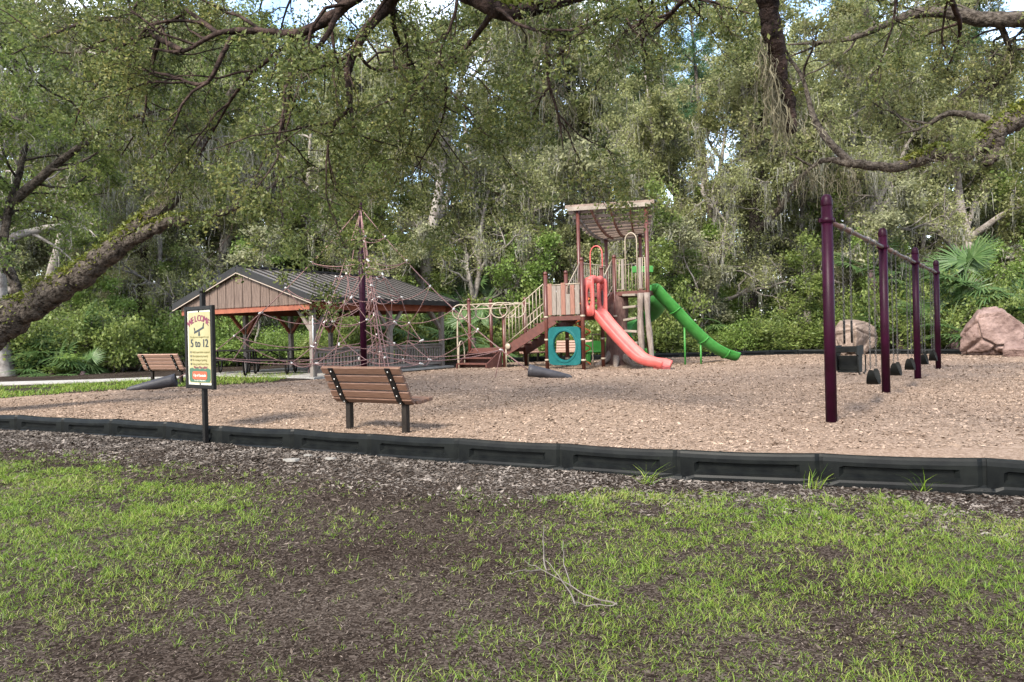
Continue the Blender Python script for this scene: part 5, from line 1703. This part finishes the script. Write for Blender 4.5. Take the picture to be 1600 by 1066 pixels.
OV = (3.4, -4.0, -0.2)
crotch = Vector((3.2, -3.6, 4.2))
y1 = 9.0
limbs = [
    ([OV, (3.35, -3.9, 1.5), (3.25, -3.7, 3.0), crotch], (0.62, 0.45, 0.40, 0.38), 0, 0),
    ([crotch, (3.2, -0.5, 6.4), at(1185, -190, 7.0), at(1196, -20, 8.0), at(1208, 55, 8.2), at(1217, 120, 8.4), at(1232, 168, 8.5), at(1237, 208, 8.5)], (0.30, 0.23, 0.175, 0.14, 0.13, 0.12, 0.105, 0.07), 0.18, 0.3),
    ([crotch, (1.8, -1.0, 6.6), at(860, -420, 6.0), at(660, -90, 8.0), at(612, 2, y1), at(570, 50, y1), at(545, 105, y1), at(546, 150, y1), at(552, 205, y1)], (0.25, 0.19, 0.15, 0.11, 0.085, 0.075, 0.06, 0.045, 0.02), 1.0, 0.5),
    ([at(660, -90, 8.0), at(540, 10, 9.2), at(470, 50, 9.4), at(400, 48, 9.5), at(340, 52, 9.6), at(285, 80, 9.8), at(230, 75, 10.2)], (0.10, 0.085, 0.07, 0.05, 0.04, 0.03, 0.015), 1.2, 0.2),
    ([at(530, 18, 9.2), at(500, 70, 9.2), at(456, 98, 9.2), at(452, 145, 9.2), at(440, 200, 9.3), at(405, 262, 9.5)], (0.05, 0.045, 0.04, 0.03, 0.022, 0.01), 0.9, 0.2),
    ([at(366, 50, 9.6), at(345, 90, 9.6), at(318, 132, 9.7), at(262, 118, 10.0), at(200, 104, 10.4)], (0.045, 0.042, 0.035, 0.025, 0.012), 0.8, 0.2),
    ([at(545, 170, 9.0), at(520, 200, 9.2), at(512, 240, 9.3), at(525, 290, 9.4)], (0.03, 0.025, 0.02, 0.008), 0.6, 0.2),
    ([at(860, -420, 6.0), at(700, -70, 8.2), at(775, 14, 8.4), at(860, 4, 8.6), at(985, -30, 8.8)], (0.16, 0.14, 0.12, 0.11, 0.10), 0.8, 0.3),
    ([at(862, 8, 8.6), at(856, 70, 9.0), at(858, 130, 9.2), at(872, 180, 9.3), at(880, 235, 9.4)], (0.05, 0.04, 0.03, 0.02, 0.008), 0.45, 0.15),
    ([at(775, 14, 8.4), at(740, 60, 9.0), at(700, 110, 9.8), at(690, 190, 10.4), at(640, 280, 11.2)], (0.05, 0.04, 0.03, 0.02, 0.008), 1.2, 0.15),
    ([at(612, 2, y1), at(620, 60, 10.0), at(650, 120, 11), at(640, 220, 11.6), at(600, 330, 12.4)], (0.05, 0.04, 0.03, 0.02, 0.008), 1.2, 0.2),
    ([crotch, (6.0, 1.0, 6.2), at(1420, -140, 9.0), at(1470, -30, 10.5), at(1500, 40, 11.5), at(1480, 110, 12.2)], (0.2, 0.15, 0.10, 0.07, 0.04, 0.015), 0.6, 0.55),
    ([at(1190, -160, 7.2), at(1100, -40, 9.0), at(1040, 30, 10.4), at(990, 70, 11.5)], (0.08, 0.06, 0.035, 0.012), 0.6, 0.5),
    ([at(470, 50, 9.4), at(380, 130, 10.2), at(330, 210, 11.0), at(290, 280, 11.8)], (0.04, 0.03, 0.02, 0.008), 1.1, 0.15),
    ([at(285, 80, 9.8), at(180, 30, 10.8), at(90, 50, 11.6), at(10, 90, 12.2)], (0.05, 0.04, 0.03, 0.01), 2.2, 0.1),
    ([at(340, 52, 9.6), at(280, 10, 10.4), at(190, -30, 11.0), at(80, -60, 11.6)], (0.045, 0.035, 0.025, 0.01), 1.6, 0.1),
    ([at(545, 60, 9.2), at(590, 110, 9.6), at(690, 90, 10.2), at(760, 120, 10.8)], (0.03, 0.025, 0.02, 0.008), 1.4, 0.1),
    ([at(660, -90, 8.0), at(720, -50, 10.0), at(820, 5, 11.5), at(905, 40, 12.5)], (0.06, 0.045, 0.03, 0.01), 1.3, 0.25),
    ([at(985, -30, 8.8), at(1040, -30, 10.5), at(1090, 20, 12.0), at(1120, 60, 13.0)], (0.06, 0.045, 0.03, 0.01), 1.2, 0.25),
    ([at(540, 10, 9.2), at(470, -40, 10.5), at(400, -30, 11.8), at(300, -15, 12.8)], (0.05, 0.04, 0.025, 0.01), 1.6, 0.2),
    ([at(1196, -20, 8.0), at(1290, -40, 10.0), at(1370, 0, 11.5), at(1450, 20, 12.5)], (0.06, 0.045, 0.03, 0.01), 1.0, 0.3),
]
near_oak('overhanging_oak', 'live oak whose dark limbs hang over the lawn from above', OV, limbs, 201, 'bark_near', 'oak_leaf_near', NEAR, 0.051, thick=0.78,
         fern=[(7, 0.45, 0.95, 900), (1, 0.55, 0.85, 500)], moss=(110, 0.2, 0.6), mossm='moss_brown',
         extra_moss=[(at(1190, 60, 8.2), at(1225, 190, 8.5), 170, 0.6, 0.04), (at(1170, 130, 9.5), at(1290, 200, 9.8), 60, 0.4, 0.15), (at(800, 30, 8.5), at(930, 20, 8.7), 120, 0.5, 0.06),
                     (at(850, 60, 9.1), at(885, 200, 9.6), 130, 0.45, 0.08)])

LO = gp(-120, 640, -0.05)
LO = Vector((-11.3, 12.8, -0.15))
yl = 13.0
limbs = [
    ([LO, (-11.0, 12.8, 0.6), at(-75, 570, 12.8), at(0, 508, yl), at(70, 462, yl), at(130, 428, yl), at(185, 384, yl)], (0.46, 0.38, 0.33, 0.285, 0.24, 0.205, 0.175), 0, 0.55),
    ([at(180, 388, yl), at(225, 348, yl), at(262, 315, yl), at(300, 262, 13.4), at(330, 190, 13.8), at(380, 120, 14.2), at(430, 40, 14.6)], (0.165, 0.15, 0.13, 0.10, 0.08, 0.055, 0.03), 1.3, 0.5),
    ([at(182, 388, yl), at(225, 365, 12.9), at(270, 347, 12.8), at(340, 335, 12.9), at(410, 300, 13.2), at(480, 260, 13.6)], (0.13, 0.11, 0.095, 0.07, 0.045, 0.02), 0.8, 0.6),
    ([at(30, 490, yl), at(22, 440, 13.1), at(5, 395, 13.3), at(15, 320, 13.6), at(40, 220, 14.0), at(30, 100, 14.4)], (0.10, 0.085, 0.075, 0.065, 0.05, 0.03), 2.4, 0.08),
    ([at(5, 395, 13.3), at(-80, 300, 13.0), at(-150, 200, 12.5)], (0.06, 0.05, 0.03), 1.0, 0.2),
    ([at(262, 330, yl), at(264, 322, 12.95), at(266, 312, 13.0)], (0.05, 0.05, 0.05), 0, 0),
    ([at(15, 320, 13.6), at(110, 240, 13.4), at(190, 190, 13.2), at(260, 170, 13.0)], (0.09, 0.06, 0.04, 0.015), 1.4, 0.15),
]
LEFT = [dict(NEAR[0], n=7, len=2.0), dict(NEAR[1], leaf=10, n=6), dict(NEAR[2], leaf=38, spread=0.066)]
REACH = [dict(LEFT[0], lift=0.35, ang=(35, 70)), LEFT[1], LEFT[2]]
near_oak('leaning_oak', 'huge oak leaning in at the left edge with a mossy trunk', LO, limbs, 202, 'bark', 'bush_leaf', LEFT, 0.068,
         fern=[(0, 0.5, 1.0, 2200), (1, 0.0, 0.55, 2600), (2, 0.0, 0.6, 900)], moss=(190, 0.3, 1.0),
         extra_moss=[(at(280, 260, 13), at(440, 240, 13.4), 300, 0.9, 0.3), (at(210, 180, 13.2), at(250, 190, 13.2), 90, 1.2, 0.15)])

RO = Vector((14.6, 11.6, -0.15))
yr = 12.2
limbs = [
    ([RO, (14.5, 11.6, 1.2), (14.2, 11.6, 2.6), (13.6, 11.7, 3.6)], (0.75, 0.58, 0.5, 0.42), 0.3, 0.7),
    ([(13.6, 11.7, 3.6), (11.6, 12.0, 4.5), at(1640, 170, yr), at(1590, 186, yr), at(1555, 205, yr), at(1530, 228, yr), at(1492, 246, yr), at(1462, 238, yr), at(1432, 252, yr), at(1395, 262, yr), at(1330, 256, 12.3), at(1285, 252, 12.5), at(1235, 290, 12.7)],
     (0.30, 0.24, 0.19, 0.165, 0.145, 0.13, 0.12, 0.11, 0.095, 0.08, 0.065, 0.04, 0.015), 0.35, 0.7),
    ([at(1555, 212, yr), at(1552, 240, yr), at(1540, 258, yr)], (0.12, 0.11, 0.06), 0, 0),
    ([at(1330, 256, 12.3), at(1290, 215, 12.5), at(1270, 180, 12.8), at(1240, 100, 13.2), at(1150, 40, 13.8)], (0.07, 0.06, 0.05, 0.03, 0.012), 0.9, 0.5),
    ([at(1570, 200, yr), at(1525, 182, 12.4), at(1480, 178, 12.6), at(1440, 200, 12.8), at(1400, 210, 13.0)], (0.08, 0.065, 0.05, 0.03, 0.012), 0.3, 0.6),
    ([(13.6, 11.7, 3.6), (11.5, 12.5, 6.2), at(1560, 30, 13.2), at(1440, 20, 13.6), at(1330, 60, 14.0), at(1230, 70, 14.4)], (0.30, 0.2, 0.13, 0.09, 0.05, 0.015), 1.8, 0.3),
    ([at(1560, 30, 13.2), at(1580, 100, 13.6), at(1540, 150, 14.0)], (0.06, 0.04, 0.015), 1.0, 0.2),
]
near_oak('reaching_oak', 'oak at the right edge reaching a crooked mossy limb over the swings', RO, limbs, 203, 'bark', 'oak_leaf', REACH, 0.064,
         fern=[(1, 0.15, 0.72, 2600)], moss=(150, 0.25, 0.7), mossm='moss_brown', extra_moss=[(at(1240, 270, 12.5), at(1340, 262, 12.4), 110, 0.5, 0.10), (at(1380, 268, 12.2), at(1560, 225, 12.2), 60, 0.25, 0.10)])

# pale straight trunk standing at the left behind the leaning oak
lt = thing('grey_trunk_tree', 'pale grey trunk standing behind the leaning oak', 'tree', gp(2, 588))
W, lv = Wood(), []
P, rad = limb(np.random.default_rng(9), (0, 0, -0.2), (-0.02, 0, 1), 11, 0.36, 14, 0.03, 0.02, 0.3)
W.tube(P, rad * (1 + 0.55 * np.exp(-np.arange(15) * 1.2)), 12)
sprout(np.random.default_rng(10), W, lv, P, rad, 0, [dict(OAK[0], n=7, len=4), OAK[1], dict(OAK[2], leaf=45)], 0.45)
finish_tree(lt, W, lv, 'bark_pale', 'bush_leaf', 0.12, rg)

# ------------------------------------------------------------------ fan palms
def frond_mesh(seed, n=26, Lp=0.9, Lf=0.75):
    r_ = random.Random(seed)
    b = MB()
    stem = smooth_path([(0, 0, 0), (0.3 * Lp, 0, 0.10), (0.7 * Lp, 0, 0.10), (Lp, 0, 0.0)], 3)
    b.tube(stem, [0.016, 0.014, 0.013, 0.012, 0.011, 0.010, 0.010, 0.009, 0.009, 0.008][:len(stem)], 4)
    for k in range(n):
        a_ = R(-125 + 250 * k / (n - 1))
        d = Vector((math.cos(a_), math.sin(a_), 0.10 * math.cos(a_ * 2)))
        s = Vector((-math.sin(a_), math.cos(a_), 0))
        L = Lf * (0.72 + 0.28 * math.cos(a_ * 0.6)) * r_.uniform(0.9, 1.08)
        o = Vector((Lp, 0, 0))
        pts = [(0.02, 0.010), (0.45, 0.026), (0.78, 0.018), (1.0, 0.003)]
        drop = r_.uniform(0.12, 0.30)
        vs, fs = [], []
        for u, w in pts:
            c = o + d * L * u - Vector((0, 0, drop * L * u ** 2.4))
            vs += [c - s * w, c + Vector((0, 0, 0.006)), c + s * w]
        for i in range(3):
            fs += [(i * 3, i * 3 + 1, i * 3 + 4, i * 3 + 3), (i * 3 + 1, i * 3 + 2, i * 3 + 5, i * 3 + 4)]
        b.add(vs, fs)
    return b.mesh('frond')
fronds = [frond_mesh(k) for k in range(3)]
def palm(label, x, y, th, nf, sc, seed, group=None, zb=0.0, elev=(-35, 75)):
    r_ = random.Random(seed)
    t = thing('fan_palm', label, 'palm', (x, y, zb), 0, group)
    P, rad = limb(np.random.default_rng(seed), (0, 0, -0.2), (r_.uniform(-.12, .12), 0, 1), th + 0.2, 0.13 * sc, 8, 0.04, 0.02, 0.9)
    W = Wood()
    W.tube(P, rad, 9)
    W.build('trunk', 'bark_viny', t)
    top = Vector(P[-1])
    for k in range(nf):
        o = link('frond', fronds[k % 3], 'palm_leaf', t)
        el = R(elev[0] + (elev[1] - elev[0]) * ((k * 0.618) % 1.0))
        o.location = top + Vector((0, 0, r_.uniform(-0.15, 0.05) * sc))
        o.rotation_euler = (r_.uniform(-0.3, 0.3), -el, k * 2.399 + r_.uniform(-.2, .2))
        s_ = sc * r_.uniform(0.85, 1.15)
        o.scale = (s_, s_, s_)
    return t
palm('tall fan palm with bright green fronds behind the big boulder', X_at(1530, 29.5), 29.5, 2.7, 22, 1.35, 1)
palm('low fan palm drooping its fronds between the swings and the big boulder', X_at(1490, 28.6), 28.6, 0.9, 16, 1.35, 2)
GP = 'fan palms in the undergrowth'
palm('fan palm rising beside the right edge behind the boulder', X_at(1605, 28.8), 28.8, 1.3, 15, 1.4, 3)
for k, (px, y, th, nf, sc) in enumerate(((1405, 31.5, 1.0, 14, 1.3), (1375, 32.5, 3.6, 16, 1.2), (640, 30.5, 1.4, 16, 1.2), (735, 30.0, 1.0, 14, 1.3), (120, 27.8, 0.9, 15, 1.25), (80, 27.2, 0.2, 10, 0.9), (128, 26.8, 0.1, 8, 0.8), (745, 35, 2.6, 14, 1.1), (1110, 34.5, 1.6, 12, 1.1))):
    palm(('tall fan palm in the undergrowth ' if th > 2 else 'low fan palm in the undergrowth ') + zone(px), X_at(px, y), y, th, nf, sc, 10 + k, GP)

# ------------------------------------------------------------------ small things on the ground
tw = thing('fallen_twig', 'bare forked grey twig lying on the lawn', 'twig', gp(880, 925, -0.22))
rg = np.random.default_rng(5)
W = Wood()
o = np.array(list(tw.location))
tp_ = lambda px, py, h=0.02: np.array(list(gp(px, py, -0.22))) - o + np.array([0, 0, h])
for pts, r0 in (([tp_(965, 950), tp_(925, 942, 0.03), tp_(880, 922, 0.05), tp_(845, 905, 0.06), tp_(820, 890, 0.05)], 0.0048), ([tp_(900, 950), tp_(880, 925, 0.05), tp_(853, 900, 0.10)], 0.005),
                ([tp_(853, 905, 0.05), tp_(850, 890, 0.14), tp_(851, 870, 0.2)], 0.005), ([tp_(890, 928, 0.04), tp_(880, 905, 0.12), tp_(881, 888, 0.16)], 0.004), ([tp_(845, 905, 0.05), tp_(812, 910, 0.06), tp_(790, 905, 0.03)], 0.004),
                ([tp_(965, 950), tp_(930, 953, 0.02), tp_(895, 950, 0.02)], 0.004)):
    P = smooth_path(pts, 4)
    P = P + rg.normal(0, 0.004, P.shape)
    W.tube(P, np.linspace(r0, r0 * 0.4, len(P)), 5)
W.build('stem', 'twig', tw)
for i, (x, y, sz) in enumerate(((455, 720, 0.09), (480, 713, 0.05), (515, 718, 0.06))):
    p = gp(x, y, -0.20)
    b = MB()
    n = 9
    vs = [(sz * (1 + 0.25 * math.sin(k * 2.1 + i)) * math.cos(6.283 * k / n), sz * 0.6 * (1 + 0.2 * math.cos(k * 3 + i)) * math.sin(6.283 * k / n), z) for z in (-0.01, 0.02) for k in range(n)]
    b.add(vs, [tuple(range(n))[::-1], tuple(range(n, 2 * n))] + [(k, (k + 1) % n, n + (k + 1) % n, n + k) for k in range(n)])
    o = b.build('paving_scrap', 'scrap_stone')
    o.location = p
    tag(o, ('largest of three pale flat stones half buried before the border', 'middle of three pale flat stones half buried before the border', 'pale flat stone half buried nearest the brown bench')[i], 'stone', 'pale stones outside the border')
# weeds at the foot of the border
rg = np.random.default_rng(15)
for i, (px, py) in enumerate(((105, 668), (190, 676), (1012, 752), (1270, 760), (1440, 762))):
    p = gp(px, py, -0.2)
    n = 26
    o = grass('grass_tuft', rg.normal(0, 0.035, n), rg.normal(0, 0.03, n), np.zeros(n), rg.uniform(0.10, 0.30, n), rg.uniform(0.006, 0.010, n), rg, 'grass_blade')
    o.location = (p.x, p.y, float(ground_z(p.x, p.y)))
    tag(o, ('grass tuft at the border far to the left', 'grass tuft at the border left of the welcome sign', 'grass tuft at the border between bench and swings', 'grass tuft at the border in front of the nearest swing post', 'grass tuft at the border near the right edge')[i], 'weed', 'weeds along the border')

# things that would share a label are told apart by distance
by = {}
for o in SC.objects:
    if o.parent is None and o.get('label') and o.get('group'):
        by.setdefault(o['label'], []).append(o)
for lab, L_ in by.items():
    if len(L_) > 1:
        L_.sort(key=lambda q: q.location.y)
        n_ = len(L_)
        words = ['nearer one', 'farther one'] if n_ == 2 else ['nearest one'] + [w_ + ' nearest' for w_ in ('second', 'third', 'fourth', 'fifth', 'sixth')[:n_ - 2]] + ['farthest one']
        for o, w_ in zip(L_, words):
            o['label'] = lab + ', ' + w_
